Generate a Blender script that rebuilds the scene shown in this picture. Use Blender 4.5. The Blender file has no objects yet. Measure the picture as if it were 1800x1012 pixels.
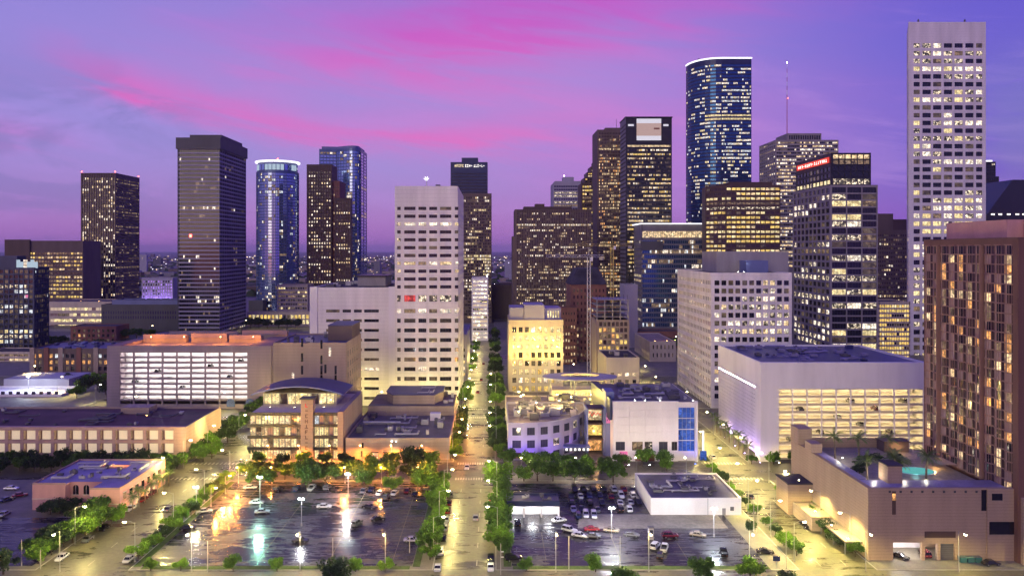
import bpy, math, random
from math import sin, cos, pi, radians, atan2, sqrt, hypot, tan
from mathutils import Vector

SC = bpy.context.scene
COL = SC.collection
# ------------------------------------------------------------------ camera
F, VX, VY, CH = 1320.0, 868.0, 440.0, 83.0        # focal (photo px), vanishing point, eye height (m)
cd = bpy.data.cameras.new("camera"); cam = bpy.data.objects.new("camera", cd); COL.objects.link(cam)
cd.sensor_fit = 'HORIZONTAL'; cd.sensor_width = 36.0; cd.lens = 36.0 * F / 1800.0
cd.shift_x = (900.0 - VX) / 1800.0; cd.shift_y = -(506.0 - VY) / 1800.0
cd.clip_start = 1.0; cd.clip_end = 60000.0
cam.location = (0, 0, CH); cam.rotation_euler = (radians(90), 0, 0)
SC.camera = cam
def PX(px, d): return (px - VX) * d / F
def PZ(py, d): return CH - (py - VY) * d / F
def GD(py, z=0.0): return (CH - z) * F / (py - VY)        # distance of a point at height z seen on row py
def GP(px, py, z=0.0):
    d = GD(py, z); return PX(px, d), d

# ------------------------------------------------------------------ exposure
SC.view_settings.view_transform = 'Standard'; SC.view_settings.look = 'None'
SC.view_settings.exposure = 0.0; SC.view_settings.gamma = 1.0
SC.view_settings.use_curve_mapping = False
SC.cycles.use_light_tree = True; SC.cycles.use_adaptive_sampling = True; SC.cycles.adaptive_threshold = .05
SC.cycles.max_bounces = 6; SC.cycles.diffuse_bounces = 2; SC.cycles.glossy_bounces = 3
SC.cycles.transmission_bounces = 3; SC.cycles.volume_bounces = 0
SC.cycles.sample_clamp_indirect = 6.0; SC.cycles.caustics_reflective = False; SC.cycles.caustics_refractive = False

HAZE = 3.5e-5          # density of the dusk haze, per metre
# ------------------------------------------------------------------ node helpers
class NT:
    def __init__(s, tree): s.t = tree; s.n = tree.nodes; s.l = tree.links
    def node(s, typ, **kw):
        n = s.n.new(typ)
        for k, v in kw.items(): setattr(n, k, v)
        return n
    def put(s, sock, v):
        if isinstance(v, bpy.types.NodeSocket): s.l.new(v, sock)
        else: sock.default_value = v
    def m(s, op, a, b=None, c=None, clamp=False):
        n = s.node('ShaderNodeMath', operation=op); n.use_clamp = clamp
        s.put(n.inputs[0], a)
        if b is not None: s.put(n.inputs[1], b)
        if c is not None: s.put(n.inputs[2], c)
        return n.outputs[0]
    def vm(s, op, a, b):
        n = s.node('ShaderNodeVectorMath', operation=op); s.put(n.inputs[0], a); s.put(n.inputs[1], b); return n.outputs[0]
    def mix(s, f, a, b, blend='MIX'):
        n = s.node('ShaderNodeMix', data_type='RGBA', blend_type=blend); n.clamp_factor = True
        s.put(n.inputs[0], f); s.put(n.inputs[6], a if not isinstance(a, tuple) else (*a[:3], 1)); s.put(n.inputs[7], b if not isinstance(b, tuple) else (*b[:3], 1))
        return n.outputs[2]
    def step(s, v, lo, hi):
        n = s.node('ShaderNodeMapRange', interpolation_type='SMOOTHSTEP'); s.put(n.inputs[0], v)
        n.inputs[1].default_value = lo; n.inputs[2].default_value = hi; return n.outputs[0]
    def rng(s, v, lo, hi, a, b):
        n = s.node('ShaderNodeMapRange'); s.put(n.inputs[0], v)
        for i, x in zip((1, 2, 3, 4), (lo, hi, a, b)): n.inputs[i].default_value = x
        return n.outputs[0]
    def noise(s, vec, scale, detail=3, rough=.55, dist=0):
        n = s.node('ShaderNodeTexNoise'); s.put(n.inputs['Vector'], vec); n.inputs['Scale'].default_value = scale
        n.inputs['Detail'].default_value = detail; n.inputs['Roughness'].default_value = rough; n.inputs['Distortion'].default_value = dist
        return n.outputs['Fac']

def srgb(r, g, b):
    f = lambda c: (c / 255 / 12.92) if c <= 10.3 else ((c / 255 + .055) / 1.055) ** 2.4
    return (f(r), f(g), f(b))

# ------------------------------------------------------------------ sky: violet dusk with pink cloud streaks
W = bpy.data.worlds.new("World"); SC.world = W; W.use_nodes = True
T = NT(W.node_tree); T.n.clear()
SUN_EL, SUN_AZ = radians(20), radians(205)         # soft afterglow from behind the camera
tc = T.node('ShaderNodeTexCoord').outputs['Generated']
sx = T.node('ShaderNodeSeparateXYZ'); T.put(sx.inputs[0], tc)
az = T.m('ARCTAN2', sx.outputs[0], sx.outputs[1]); el = T.m('ARCSINE', sx.outputs[2])
cv = T.node('ShaderNodeCombineXYZ'); T.put(cv.inputs[0], az); T.put(cv.inputs[1], T.m('MULTIPLY', el, 3.0)); cv.inputs[2].default_value = .3
uv = cv.outputs[0]
n_big = T.noise(uv, 2.2, 4, .5, .4); n_fine = T.noise(uv, 7.0, 5, .6, .6); n_soft = T.noise(uv, 1.1, 2, .5, .2)
cw = T.node('ShaderNodeCombineXYZ'); T.put(cw.inputs[0], T.m('MULTIPLY', az, 1.6)); T.put(cw.inputs[1], T.m('ADD', T.m('MULTIPLY', el, 13.0), T.m('MULTIPLY', az, 2.2))); cw.inputs[2].default_value = 1.7
wisp = T.noise(cw.outputs[0], 2.4, 7, .62, .7)
elw = T.m('ADD', el, T.m('ADD', T.m('MULTIPLY', T.m('SUBTRACT', n_fine, .5), .035), T.m('MULTIPLY', T.m('SUBTRACT', wisp, .5), .06)))
def gauss(v, c, s_):
    d = T.m('DIVIDE', T.m('SUBTRACT', v, c), s_); return T.m('EXPONENT', T.m('MULTIPLY', T.m('MULTIPLY', d, d), -1.0))
# base: horizon mauve -> periwinkle -> deep violet blue overhead and to the east
base = T.mix(T.step(el, -.02, .16), srgb(168, 118, 206), srgb(152, 134, 224))
base = T.mix(T.step(el, .18, .62), base, srgb(100, 92, 212))
base = T.mix(T.step(az, .05, .62), base, srgb(88, 64, 208))
base = T.mix(T.m('MULTIPLY', T.m('MULTIPLY', gauss(az, .22, .20), gauss(elw, .11, .075)), .6), base, srgb(176, 98, 218))
base = T.mix(T.m('MULTIPLY', T.step(wisp, .48, .70), .30), base, srgb(180, 140, 235))
# magenta cloud deck
deck = T.m('MULTIPLY', gauss(az, .06, .36), gauss(elw, T.m('ADD', .295, T.m('MULTIPLY', az, .13)), .066))
deck = T.m('MULTIPLY', deck, T.rng(n_big, .3, .7, .55, 1.25))
mid = T.m('MULTIPLY', gauss(az, .17, .25), gauss(elw, .17, .07))
wide = T.m('MULTIPLY', T.step(n_big, .5, .72), T.m('MULTIPLY', T.step(el, .05, .2), .45))
# diagonal streak on the west side
cl = T.m('ADD', T.m('ADD', .150, T.m('MULTIPLY', az, .0875)), T.m('MULTIPLY', T.m('MULTIPLY', az, az), .42))
streak = gauss(elw, cl, T.m('ADD', .019, T.m('MULTIPLY', T.step(az, -.5, -.3), .006)))
streak = T.m('MULTIPLY', streak, T.m('MULTIPLY', T.step(az, -.58, -.44), T.m('SUBTRACT', 1.0, T.step(az, -.12, .22))))
st2 = T.m('MULTIPLY', gauss(elw, T.m('ADD', .06, T.m('MULTIPLY', az, -.13)), .018), T.m('SUBTRACT', 1.0, T.step(az, -.60, -.46)))
hz = T.m('MULTIPLY', gauss(el, .01, .05), .25)
pink = T.m('ADD', T.m('ADD', T.m('MULTIPLY', streak, .76), T.m('MULTIPLY', deck, .95)), T.m('ADD', T.m('MULTIPLY', mid, .28), T.m('MULTIPLY', st2, .35)))
pink = T.m('ADD', pink, T.m('MULTIPLY', wide, .2))
pink = T.m('MULTIPLY', pink, T.rng(wisp, .36, .64, .62, 1.22), clamp=True)
pk = T.mix(T.step(elw, .2, .33), srgb(224, 92, 200), srgb(196, 66, 200))
sky = T.mix(pink, base, pk)
sky = T.mix(hz, sky, srgb(188, 112, 198))
# dusky blue cumulus low in the west and in the far east
cum = T.m('MULTIPLY', T.step(T.noise(uv, 5.5, 6, .60, .4), .42, .55), T.m('MULTIPLY', T.step(el, .26, .15), 1.0))
cum = T.m('MULTIPLY', cum, T.m('ADD', T.m('SUBTRACT', 1.0, T.step(az, -.50, -.26)), T.step(az, .5, .62)))
sky = T.mix(T.m('MULTIPLY', cum, .48), sky, srgb(114, 108, 192))
nis = T.node('ShaderNodeTexSky'); nis.sky_type = 'NISHITA'; nis.sun_disc = False
nis.sun_elevation = radians(1.5); nis.sun_rotation = SUN_AZ
b1 = T.node('ShaderNodeBackground'); T.put(b1.inputs[0], sky); b1.inputs[1].default_value = 0.90
b2 = T.node('ShaderNodeBackground'); T.put(b2.inputs[0], nis.outputs[0]); b2.inputs[1].default_value = 0.05
ad = T.node('ShaderNodeAddShader'); T.l.new(b1.outputs[0], ad.inputs[0]); T.l.new(b2.outputs[0], ad.inputs[1])
wo = T.node('ShaderNodeOutputWorld'); T.l.new(ad.outputs[0], wo.inputs[0])
# ------------------------------------------------------------------ afterglow (the one sun lamp)
sl = bpy.data.lights.new("sun", 'SUN'); sl.energy = 0.78; sl.angle = radians(40); sl.color = (1.0, .87, .66)
so = bpy.data.objects.new("sun", sl); COL.objects.link(so)
so.rotation_euler = (radians(90) - SUN_EL, 0, radians(-25))   # shines towards +Y, from behind and to the left
# ------------------------------------------------------------------ materials
MAT = {}
def mat(name, col, rough=.75, metal=0.0, var=.18, scale=.25, streak=.25, bump=.0, spec=.4, fine=0.0, emit=None, es=0.0):
    m = bpy.data.materials.new(name); m.use_nodes = True; t = NT(m.node_tree)
    b = t.n['Principled BSDF']
    pos = t.node('ShaderNodeNewGeometry').outputs['Position']
    v = t.vm('MULTIPLY', pos, (1, 1, streak))
    n1 = t.noise(v, scale, 5, .6)
    f = t.rng(n1, .3, .7, 1 - var, 1 + var)
    if fine:
        n2 = t.noise(pos, 3.0, 3, .6); f = t.m('MULTIPLY', f, t.rng(n2, .3, .7, 1 - fine, 1 + fine))
    c = t.vm('MULTIPLY', (col[0], col[1], col[2]), (1, 1, 1))
    sc = t.node('ShaderNodeVectorMath', operation='SCALE'); t.put(sc.inputs[0], c); t.put(sc.inputs['Scale'], f)
    t.put(b.inputs['Base Color'], sc.outputs[0])
    b.inputs['Roughness'].default_value = rough; b.inputs['Metallic'].default_value = metal
    b.inputs['Specular IOR Level'].default_value = spec
    if bump:
        bp = t.node('ShaderNodeBump'); bp.inputs['Strength'].default_value = bump; bp.inputs['Distance'].default_value = .1
        t.put(bp.inputs['Height'], t.noise(pos, 2.5, 4, .6)); t.put(b.inputs['Normal'], bp.outputs[0])
    if emit:
        b.inputs['Emission Color'].default_value = (*emit, 1); b.inputs['Emission Strength'].default_value = es
    MAT[name] = m; return m

def pane(name, base, emit=None, es=0.0, cell=1.6, lo=.25, rough=.08, cut=None, tint=.15, metal=0.0):
    """window glass; lit rooms behind it vary from bay to bay"""
    m = bpy.data.materials.new(name); m.use_nodes = True; t = NT(m.node_tree)
    b = t.n['Principled BSDF']
    b.inputs['Base Color'].default_value = (*base, 1); b.inputs['Roughness'].default_value = rough
    b.inputs['Specular IOR Level'].default_value = .6; b.inputs['Metallic'].default_value = metal
    pos = t.node('ShaderNodeNewGeometry').outputs['Position']
    bp = t.node('ShaderNodeBump'); bp.inputs['Strength'].default_value = .06; bp.inputs['Distance'].default_value = .3
    t.put(bp.inputs['Height'], t.noise(pos, .35, 2)); t.put(b.inputs['Normal'], bp.outputs[0])
    if emit:
        vo = t.node('ShaderNodeTexVoronoi'); t.put(vo.inputs['Vector'], pos); vo.inputs['Scale'].default_value = 1.0 / cell
        sp = t.node('ShaderNodeSeparateColor'); t.put(sp.inputs[0], vo.outputs['Color'])
        f = t.rng(sp.outputs[0], 0, 1, lo, 1.25)
        n2 = t.noise(t.vm('MULTIPLY', pos, (1, 1, 1.6)), 1.1, 3, .6)
        f = t.m('MULTIPLY', f, t.rng(n2, .35, .65, .45, 1.25))
        if cut is not None: f = t.m('MULTIPLY', f, t.rng(t.noise(pos, .55, 2), cut, cut + .1, .06, 1.0))
        c2 = t.mix(sp.outputs[1], tuple(emit), (emit[0], emit[1] * (1 - tint), emit[2] * (1 - 2 * tint)))
        t.put(b.inputs['Emission Color'], c2); t.put(b.inputs['Emission Strength'], t.m('MULTIPLY', f, es))
    MAT[name] = m; return m

def glow(name, col, es):
    m = bpy.data.materials.new(name); m.use_nodes = True; t = NT(m.node_tree); t.n.clear()
    e = t.node('ShaderNodeEmission'); e.inputs[0].default_value = (*col, 1); e.inputs[1].default_value = es
    o = t.node('ShaderNodeOutputMaterial'); t.l.new(e.outputs[0], o.inputs[0]); MAT[name] = m; return m

mat('white_stone', (.74, .70, .67), .8, scale=.16, var=.13, streak=.12, fine=.06)
mat('white_panel', (.78, .74, .74), .7, scale=.14, var=.09, streak=.15, fine=.04)
mat('cream', (.58, .50, .38), .8, scale=.15, var=.12, fine=.06)
mat('tan', (.36, .28, .22), .85, scale=.15, var=.14, streak=.2, fine=.08)
mat('tan_pink', (.44, .29, .25), .85, scale=.12, var=.14, streak=.2, fine=.08)
mat('pink_stucco', (.55, .30, .27), .85, scale=.2, var=.14, fine=.06)
mat('grey_stone', (.26, .235, .24), .8, scale=.12, var=.12, fine=.06)
mat('grey_dark', (.085, .085, .09), .6, scale=.1, var=.15)
mat('grey_mid', (.20, .19, .21), .7, scale=.1, var=.15)
mat('grey_lav', (.36, .34, .40), .7, scale=.1, var=.10)
mat('brown_stone', (.14, .10, .085), .75, scale=.12, var=.15, fine=.08)
mat('brown_dark', (.085, .05, .042), .6, scale=.1, var=.2)
mat('brown_red', (.23, .10, .075), .8, scale=.15, var=.18, fine=.12)
mat('hotel_brick', (.165, .085, .065), .85, scale=.12, var=.14, fine=.14)
mat('hotel_rail', (.28, .16, .13), .7, scale=.2, var=.12)
mat('mauve_concrete', (.36, .29, .32), .85, scale=.12, var=.12, streak=.2, fine=.06)
mat('paint_worn', (.20, .17, .09), .6, var=.5, fine=.4)
mat('black_metal', (.02, .02, .026), .4, scale=.2, var=.2)
mat('navy_metal', (.03, .04, .10), .35, scale=.1, var=.2, metal=.3)
mat('blue_metal', (.10, .15, .28), .35, scale=.1, var=.15, metal=.4)
mat('blue_panel', (.16, .19, .36), .5, scale=.1, var=.12)
mat('frame', (.05, .05, .055), .45)
mat('steel', (.35, .35, .37), .4, metal=.6)
mat('concrete', (.34, .32, .30), .85, scale=.2, var=.15, fine=.1)
mat('roof_dark', (.04, .036, .05), .75, scale=.12, var=.45, streak=1, fine=.2)
mat('roof_wet', (.07, .065, .11), .35, scale=.10, var=.6, streak=1, fine=.25)
mat('roof_red', (.075, .03, .04), .7, scale=.1, var=.5, streak=1, fine=.2)
mat('roof_blue', (.035, .04, .15), .4, scale=.08, var=.3, streak=1)
mat('roof_lav', (.22, .20, .36), .45, scale=.10, var=.4, streak=1, fine=.2)
mat('roof_tan', (.28, .23, .19), .8, scale=.15, var=.3, streak=1, fine=.2)
mat('unit_metal', (.42, .41, .42), .5, metal=.3, var=.2, fine=.1)
mat('unit_dark', (.10, .095, .11), .6, var=.2)
mat('pavement', (.19, .175, .14), .7, scale=.18, var=.22, streak=1, fine=.14)
mat('kerb', (.36, .34, .31), .8, scale=.3, var=.2)
mat('paint_white', (.75, .74, .70), .6, fine=.25); mat('paint_road', (.42, .40, .33), .6, var=.4, fine=.3)
mat('paint_yellow', (.60, .48, .12), .6, fine=.25)
mat('bark', (.08, .06, .045), .9, scale=1.5, var=.3)
mat('palm_bark', (.20, .16, .11), .9, scale=2, var=.3)
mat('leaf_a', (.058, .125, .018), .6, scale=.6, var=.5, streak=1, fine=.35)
mat('leaf_lit', (.10, .21, .020), .6, scale=.6, var=.45, streak=1, fine=.35)  # brighter copy of the leaf green, with lamplight put into the colour
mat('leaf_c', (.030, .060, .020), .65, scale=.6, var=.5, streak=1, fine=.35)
mat('leaf_palm', (.13, .19, .06), .5, scale=.8, var=.4, streak=1, fine=.3)
mat('grass', (.06, .10, .02), .9, scale=.4, var=.4, streak=1, fine=.4)
mat('tyre', (.015, .015, .016), .8)
mat('rim', (.4, .4, .42), .35, metal=.8)
mat('chrome', (.5, .5, .52), .2, metal=.9)
mat('brick_red', (.26, .085, .055), .85, fine=.2)
mat('crane_red', (.45, .07, .06), .6)
mat('pool_tile', (.35, .65, .68), .3)
for n_, c_ in dict(white=(.72, .72, .73), silver=(.42, .43, .46), black=(.012, .012, .015), grey=(.14, .145, .155), red=(.25, .02, .025),
                   navy=(.02, .03, .09), tan=(.36, .30, .22), lilac=(.40, .36, .55), maroon=(.14, .015, .03), teal=(.05, .16, .17)).items():
    m_ = mat('car_' + n_, c_, .22, metal=.15, var=.05); b_ = m_.node_tree.nodes['Principled BSDF']
    b_.inputs['Coat Weight'].default_value = .7; b_.inputs['Coat Roughness'].default_value = .08
pane('car_glass', (.012, .013, .016), rough=.05)
for n_ in ('leaf_a', 'leaf_lit', 'leaf_c', 'leaf_palm'):
    t = NT(MAT[n_].node_tree); b_ = t.n['Principled BSDF']; tr = t.node('ShaderNodeBsdfTranslucent'); src = b_.inputs['Base Color'].links[0].from_socket
    sc2 = t.node('ShaderNodeVectorMath', operation='MULTIPLY'); t.l.new(src, sc2.inputs[0]); sc2.inputs[1].default_value = (1.5, 1.5, .8); t.l.new(sc2.outputs[0], tr.inputs[0])
    mx_ = t.node('ShaderNodeMixShader'); mx_.inputs[0].default_value = .22; t.l.new(b_.outputs[0], mx_.inputs[1]); t.l.new(tr.outputs[0], mx_.inputs[2]); t.l.new(mx_.outputs[0], t.n['Material Output'].inputs[0])
def courses(name, col, h, lw):
    m = mat(name, col, .85, scale=.16, var=.15, streak=.12, fine=.09); t = NT(m.node_tree); b = t.n['Principled BSDF']; src = b.inputs['Base Color'].links[0].from_socket
    pos = t.node('ShaderNodeNewGeometry').outputs['Position']; sp = t.node('ShaderNodeSeparateXYZ'); t.put(sp.inputs[0], pos)
    fr = t.m('FRACT', t.m('DIVIDE', sp.outputs[2], h)); ln = t.step(t.m('ABSOLUTE', t.m('SUBTRACT', fr, .5)), .5 - lw, .5)
    c = t.node('ShaderNodeVectorMath', operation='SCALE'); t.l.new(src, c.inputs[0]); t.put(c.inputs['Scale'], t.rng(ln, 0, 1, 1.0, .62)); t.put(b.inputs['Base Color'], c.outputs[0])
courses('podium_stone', (.36, .26, .185), .85, .07); MAT['plain_stone'] = MAT['white_stone']; courses('white_stone', (.74, .70, .67), 2.05, .035); courses('tan_pink', (.44, .29, .25), 1.4, .05); courses('tan', (.36, .28, .22), 1.4, .05); courses('mauve_concrete', (.29, .235, .255), 1.65, .04)
# wet asphalt: dark, uneven, puddles
def asphalt(name, col, wet, rlo, rhi, sc=.07, bs=.18):
    m = bpy.data.materials.new(name); m.use_nodes = True; t = NT(m.node_tree); b = t.n['Principled BSDF']
    pos = t.node('ShaderNodeNewGeometry').outputs['Position']
    n1 = t.noise(pos, sc, 6, .62, .4); n2 = t.noise(pos, .9, 5, .65); n3 = t.noise(pos, 6, 3, .7)
    n4 = t.noise(t.vm('MULTIPLY', pos, (.22, 1.3, 1)), .30, 6, .68, 1.2)
    f = t.m('MULTIPLY', t.rng(n1, .3, .7, .65, 1.4), t.m('MULTIPLY', t.rng(n2, .3, .7, .75, 1.25), t.rng(n3, .3, .7, .8, 1.2)))
    pu = t.step(t.m('ADD', t.m('MULTIPLY', n1, .40), t.m('MULTIPLY', n4, .60)), .485 + wet, .56 + wet)   # 1 = drier
    f = t.m('MULTIPLY', f, t.rng(pu, 0, 1, .55 if col[0] < .1 else .8, 1.0))
    sc_ = t.node('ShaderNodeVectorMath', operation='SCALE'); sc_.inputs[0].default_value = col; t.put(sc_.inputs['Scale'], f)
    t.put(b.inputs['Base Color'], sc_.outputs[0])
    t.put(b.inputs['Roughness'], t.rng(t.m('ADD', pu, t.m('MULTIPLY', t.m('SUBTRACT', n2, .5), .4)), 0, 1, rlo, rhi))
    b.inputs['Specular IOR Level'].default_value = .42
    bp = t.node('ShaderNodeBump'); bp.inputs['Strength'].default_value = bs; bp.inputs['Distance'].default_value = .05
    t.put(bp.inputs['Height'], t.m('ADD', t.m('MULTIPLY', n3, .5), n2)); t.put(b.inputs['Normal'], bp.outputs[0])
    MAT[name] = m
asphalt('lot_asphalt', (.048, .043, .054), .0, .20, .60, bs=.16)
asphalt('road', (.105, .10, .065), -.06, .22, .45, .05)
asphalt('cross_road', (.10, .093, .068), -.06, .24, .48, .05)
asphalt('city_ground', (.045, .040, .055), .1, .5, .9, .01)
asphalt('concrete_slab', (.25, .22, .18), -.1, .3, .6, .09)

# window glass: unlit, then lit in the tones seen in the photograph
pane('g_dark', (.012, .012, .02)); pane('g_blue', (.035, .14, .32), rough=.06, metal=.75); pane('g_sky', (.36, .48, .74), rough=.07, metal=.85)
pane('g_grey', (.05, .05, .07), rough=.12); pane('g_brown', (.06, .035, .035), rough=.15); pane('g_violet', (.05, .04, .12), rough=.1)
pane('g_curtain', (.30, .19, .18), rough=.5)
pane('l_white', (.05, .05, .05), (1.0, .92, .78), 1.7, 1.5); pane('l_warm', (.05, .04, .03), (1.0, .78, .46), 1.3, 1.6)
pane('l_yellow', (.05, .05, .02), (1.0, .86, .46), 1.25, 2.0, lo=.45); pane('l_orange', (.05, .03, .02), (1.0, .50, .17), 1.3, 1.4)
pane('l_cool', (.03, .04, .05), (.80, .90, 1.0), 1.4, 1.5); pane('l_dim', (.03, .025, .02), (1.0, .72, .45), .32, 1.8, lo=.1)
pane('l_part', (.014, .013, .018), (1.0, .88, .66), 1.7, .9, lo=.05, cut=.46); pane('l_violet', (.05, .03, .12), (.48, .28, 1.0), 1.2, 3, lo=.5)
pane('l_gold', (.05, .04, .02), (1.0, .72, .20), 1.15, 2.5, lo=.5); pane('l_red', (.1, .02, .02), (1.0, .12, .10), 1.0, 2)
mat('l_blind', (.55, .46, .34), .6, var=.05, emit=(1.0, .78, .48), es=.42); pane('l_blue', (.01, .03, .14), (.08, .22, 1.0), .55, 2.5, lo=.2)
pane('l_faint', (.03, .025, .025), (1.0, .76, .52), .13, 2.2, lo=.1)
glow('tube_white', (1, .93, .92), 75.0); glow('tube_warm', (1, .74, .32), 72.0); glow('tube_orange', (1, .45, .1), 9.0)
glow('lens_white', (.95, 1, .97), 60); glow('lens_yellow', (1, .82, .42), 45); glow('lens_orange', (1, .55, .18), 40); glow('lens_green', (.7, 1, .85), 60)
glow('lens_violet', (.45, .3, 1), 30); glow('lens_blue', (.12, .2, 1), 20); glow('rim_light', (.95, .92, 1), 1.7); glow('beacon', (1, .12, .08), 9)
glow('sign_red', (1, .09, .07), .9); glow('sign_white', (1, .93, .85), 2.0); glow('sign_orange', (1, .36, .06), 1.6); glow('sign_amber', (1, .8, .45), 1.5)
glow('screen_a', (.90, .86, 1), .8); glow('screen_b', (.62, .42, .40), .8); glow('screen_c', (.30, .12, .12), .5); glow('pool_glow', (.20, .80, .78), .55)
glow('tail', (1, .06, .04), 2.5); glow('head', (1, .95, .85), 5); glow('far_warm', (1, .72, .45), 2.2); glow('far_white', (.9, .85, 1), 2.2)
glow('crown_light', (.62, .78, .95), .7); glow('pink_lit', (1, .25, .5), .8)

# ------------------------------------------------------------------ mesh helpers
class MB:
    """collects faces in world (or local) metres and links them as ONE mesh object"""
    def __init__(s): s.v = []; s.f = []; s.mi = []; s.mats = []
    def k(s, m):
        if m not in s.mats: s.mats.append(m)
        return s.mats.index(m)
    def poly(s, pts, m):
        i = len(s.v); s.v += [tuple(p) for p in pts]; s.f.append(tuple(range(i, i + len(pts)))); s.mi.append(s.k(m))
    def hexa(s, c, m, skip=()):
        i = len(s.v); s.v += c; k = s.k(m)
        for q, f in enumerate(((0, 3, 2, 1), (4, 5, 6, 7), (0, 1, 5, 4), (1, 2, 6, 5), (2, 3, 7, 6), (3, 0, 4, 7))):
            if q in skip: continue
            s.f.append(tuple(i + j for j in f)); s.mi.append(k)
    def box(s, x0, x1, y0, y1, z0, z1, m, skip=()):
        s.hexa([(x0, y0, z0), (x1, y0, z0), (x1, y1, z0), (x0, y1, z0), (x0, y0, z1), (x1, y0, z1), (x1, y1, z1), (x0, y1, z1)], m, skip)
    def obox(s, p, u, a0, a1, b0, b1, z0, z1, m):
        n = (u[1], -u[0])
        q = lambda a, b, z: (p[0] + u[0] * a + n[0] * b, p[1] + u[1] * a + n[1] * b, z)
        s.hexa([q(a0, b1, z0), q(a1, b1, z0), q(a1, b0, z0), q(a0, b0, z0), q(a0, b1, z1), q(a1, b1, z1), q(a1, b0, z1), q(a0, b0, z1)], m)
    def oquad(s, p, u, a0, a1, b, z0, z1, m):
        n = (u[1], -u[0]); q = lambda a, z: (p[0] + u[0] * a + n[0] * b, p[1] + u[1] * a + n[1] * b, z)
        s.poly([q(a0, z0), q(a1, z0), q(a1, z1), q(a0, z1)], m)
    def prism(s, pts, z0, z1, m, mtop=None, bottom=False):
        n = len(pts)
        for i in range(n):
            a, b = pts[i], pts[(i + 1) % n]
            s.poly([(*a, z0), (*b, z0), (*b, z1), (*a, z1)], m)
        s.poly([(*p, z1) for p in pts], mtop or m)
        if bottom: s.poly([(*p, z0) for p in reversed(pts)], m)
    def tube(s, p0, p1, r0, r1, m, seg=6, caps=True):
        p0 = Vector(p0); p1 = Vector(p1); d = (p1 - p0).normalized()
        a = d.orthogonal().normalized(); b = d.cross(a); i = len(s.v); k = s.k(m)
        for p, r in ((p0, r0), (p1, r1)):
            for j in range(seg):
                t = 2 * pi * j / seg; s.v.append(tuple(p + a * (cos(t) * r) + b * (sin(t) * r)))
        for j in range(seg):
            j2 = (j + 1) % seg; s.f.append((i + j, i + j2, i + seg + j2, i + seg + j)); s.mi.append(k)
        if caps:
            s.f.append(tuple(i + seg + j for j in range(seg))); s.mi.append(k)
            s.f.append(tuple(i + j for j in reversed(range(seg)))); s.mi.append(k)
    def mesh(s, name, org=(0, 0, 0)):
        me = bpy.data.meshes.new(name)
        me.from_pydata([(x - org[0], y - org[1], z - org[2]) for x, y, z in s.v] if any(org) else s.v, [], s.f)
        for m in s.mats: me.materials.append(MAT[m])
        me.polygons.foreach_set('material_index', s.mi); me.update(); return me
    def build(s, name, root=None, parent=None, kind=None, smooth=False):
        """root: the thing whose base is the origin; parent: its part, for sub-parts"""
        org = root['_o'] if root is not None and '_o' in root else (0, 0, 0)
        me = s.mesh(name, tuple(org))
        if smooth: me.polygons.foreach_set('use_smooth', [True] * len(me.polygons))
        o = bpy.data.objects.new(name, me); COL.objects.link(o)
        if root is not None: o.parent = parent or root
        if kind: o['kind'] = kind
        return o

def tag(o, label, cat=None, group=None, kind=None):
    o['label'] = label
    if cat: o['category'] = cat
    if group: o['group'] = group
    if kind: o['kind'] = kind
    return o
def thing(name, label, cat, loc=(0, 0, 0), rz=0.0, group=None):
    o = bpy.data.objects.new(name, None); COL.objects.link(o); o.location = loc; o.rotation_euler = (0, 0, rz)
    o.empty_display_size = .5; o['_o'] = tuple(loc); return tag(o, label, cat, group)
def child(name, me, parent, loc=(0, 0, 0), rz=0.0):
    o = bpy.data.objects.new(name, me); COL.objects.link(o); o.parent = parent; o.location = loc; o.rotation_euler = (0, 0, rz); return o
LK = 1.5
def light(parent, loc, power, col, rad=.25, spot=None, aim=None):
    l = bpy.data.lights.new('lamp_light', 'SPOT' if spot else 'POINT'); l.energy = power * LK; l.color = col; l.shadow_soft_size = rad
    if spot: l.spot_size = radians(spot); l.spot_blend = .7
    o = bpy.data.objects.new('lamp_light', l); COL.objects.link(o); o.parent = parent; o.location = loc
    if aim: o.rotation_euler = Vector(aim).to_track_quat('-Z', 'Y').to_euler()
    return o

# ------------------------------------------------------------------ facades
WIN = {}
def window_mesh(w, h, style, mull, fr):
    key = (round(w, 2), round(h, 2), style, mull, fr)
    if key not in WIN:
        b = MB(); b.poly([(-w / 2, 0, 0), (w / 2, 0, 0), (w / 2, 0, h), (-w / 2, 0, h)], style)
        t = .09
        b.box(-w / 2, w / 2, -.10, 0, 0, t, fr); b.box(-w / 2, -w / 2 + t, -.08, 0, t, h, fr); b.box(w / 2 - t, w / 2, -.08, 0, t, h, fr)
        for q in range(mull):
            x = -w / 2 + w * (q + 1) / (mull + 1); b.box(x - .05, x + .05, -.07, 0, t, h, fr)
        WIN[key] = b.mesh('window')
    return WIN[key]

def pick(rn, pal):
    t = rn.random() * sum(w for _, w in pal)
    for s_, w in pal:
        t -= w
        if t <= 0: return s_
    return pal[-1][0]

WARM = [('l_white', 3), ('l_warm', 3), ('l_yellow', 2), ('l_dim', 2)]
WHITE = [('l_white', 5), ('l_part', 4), ('l_dim', 2), ('l_warm', 1)]
GOLD = [('l_gold', 4), ('l_yellow', 4), ('l_warm', 1)]

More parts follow.
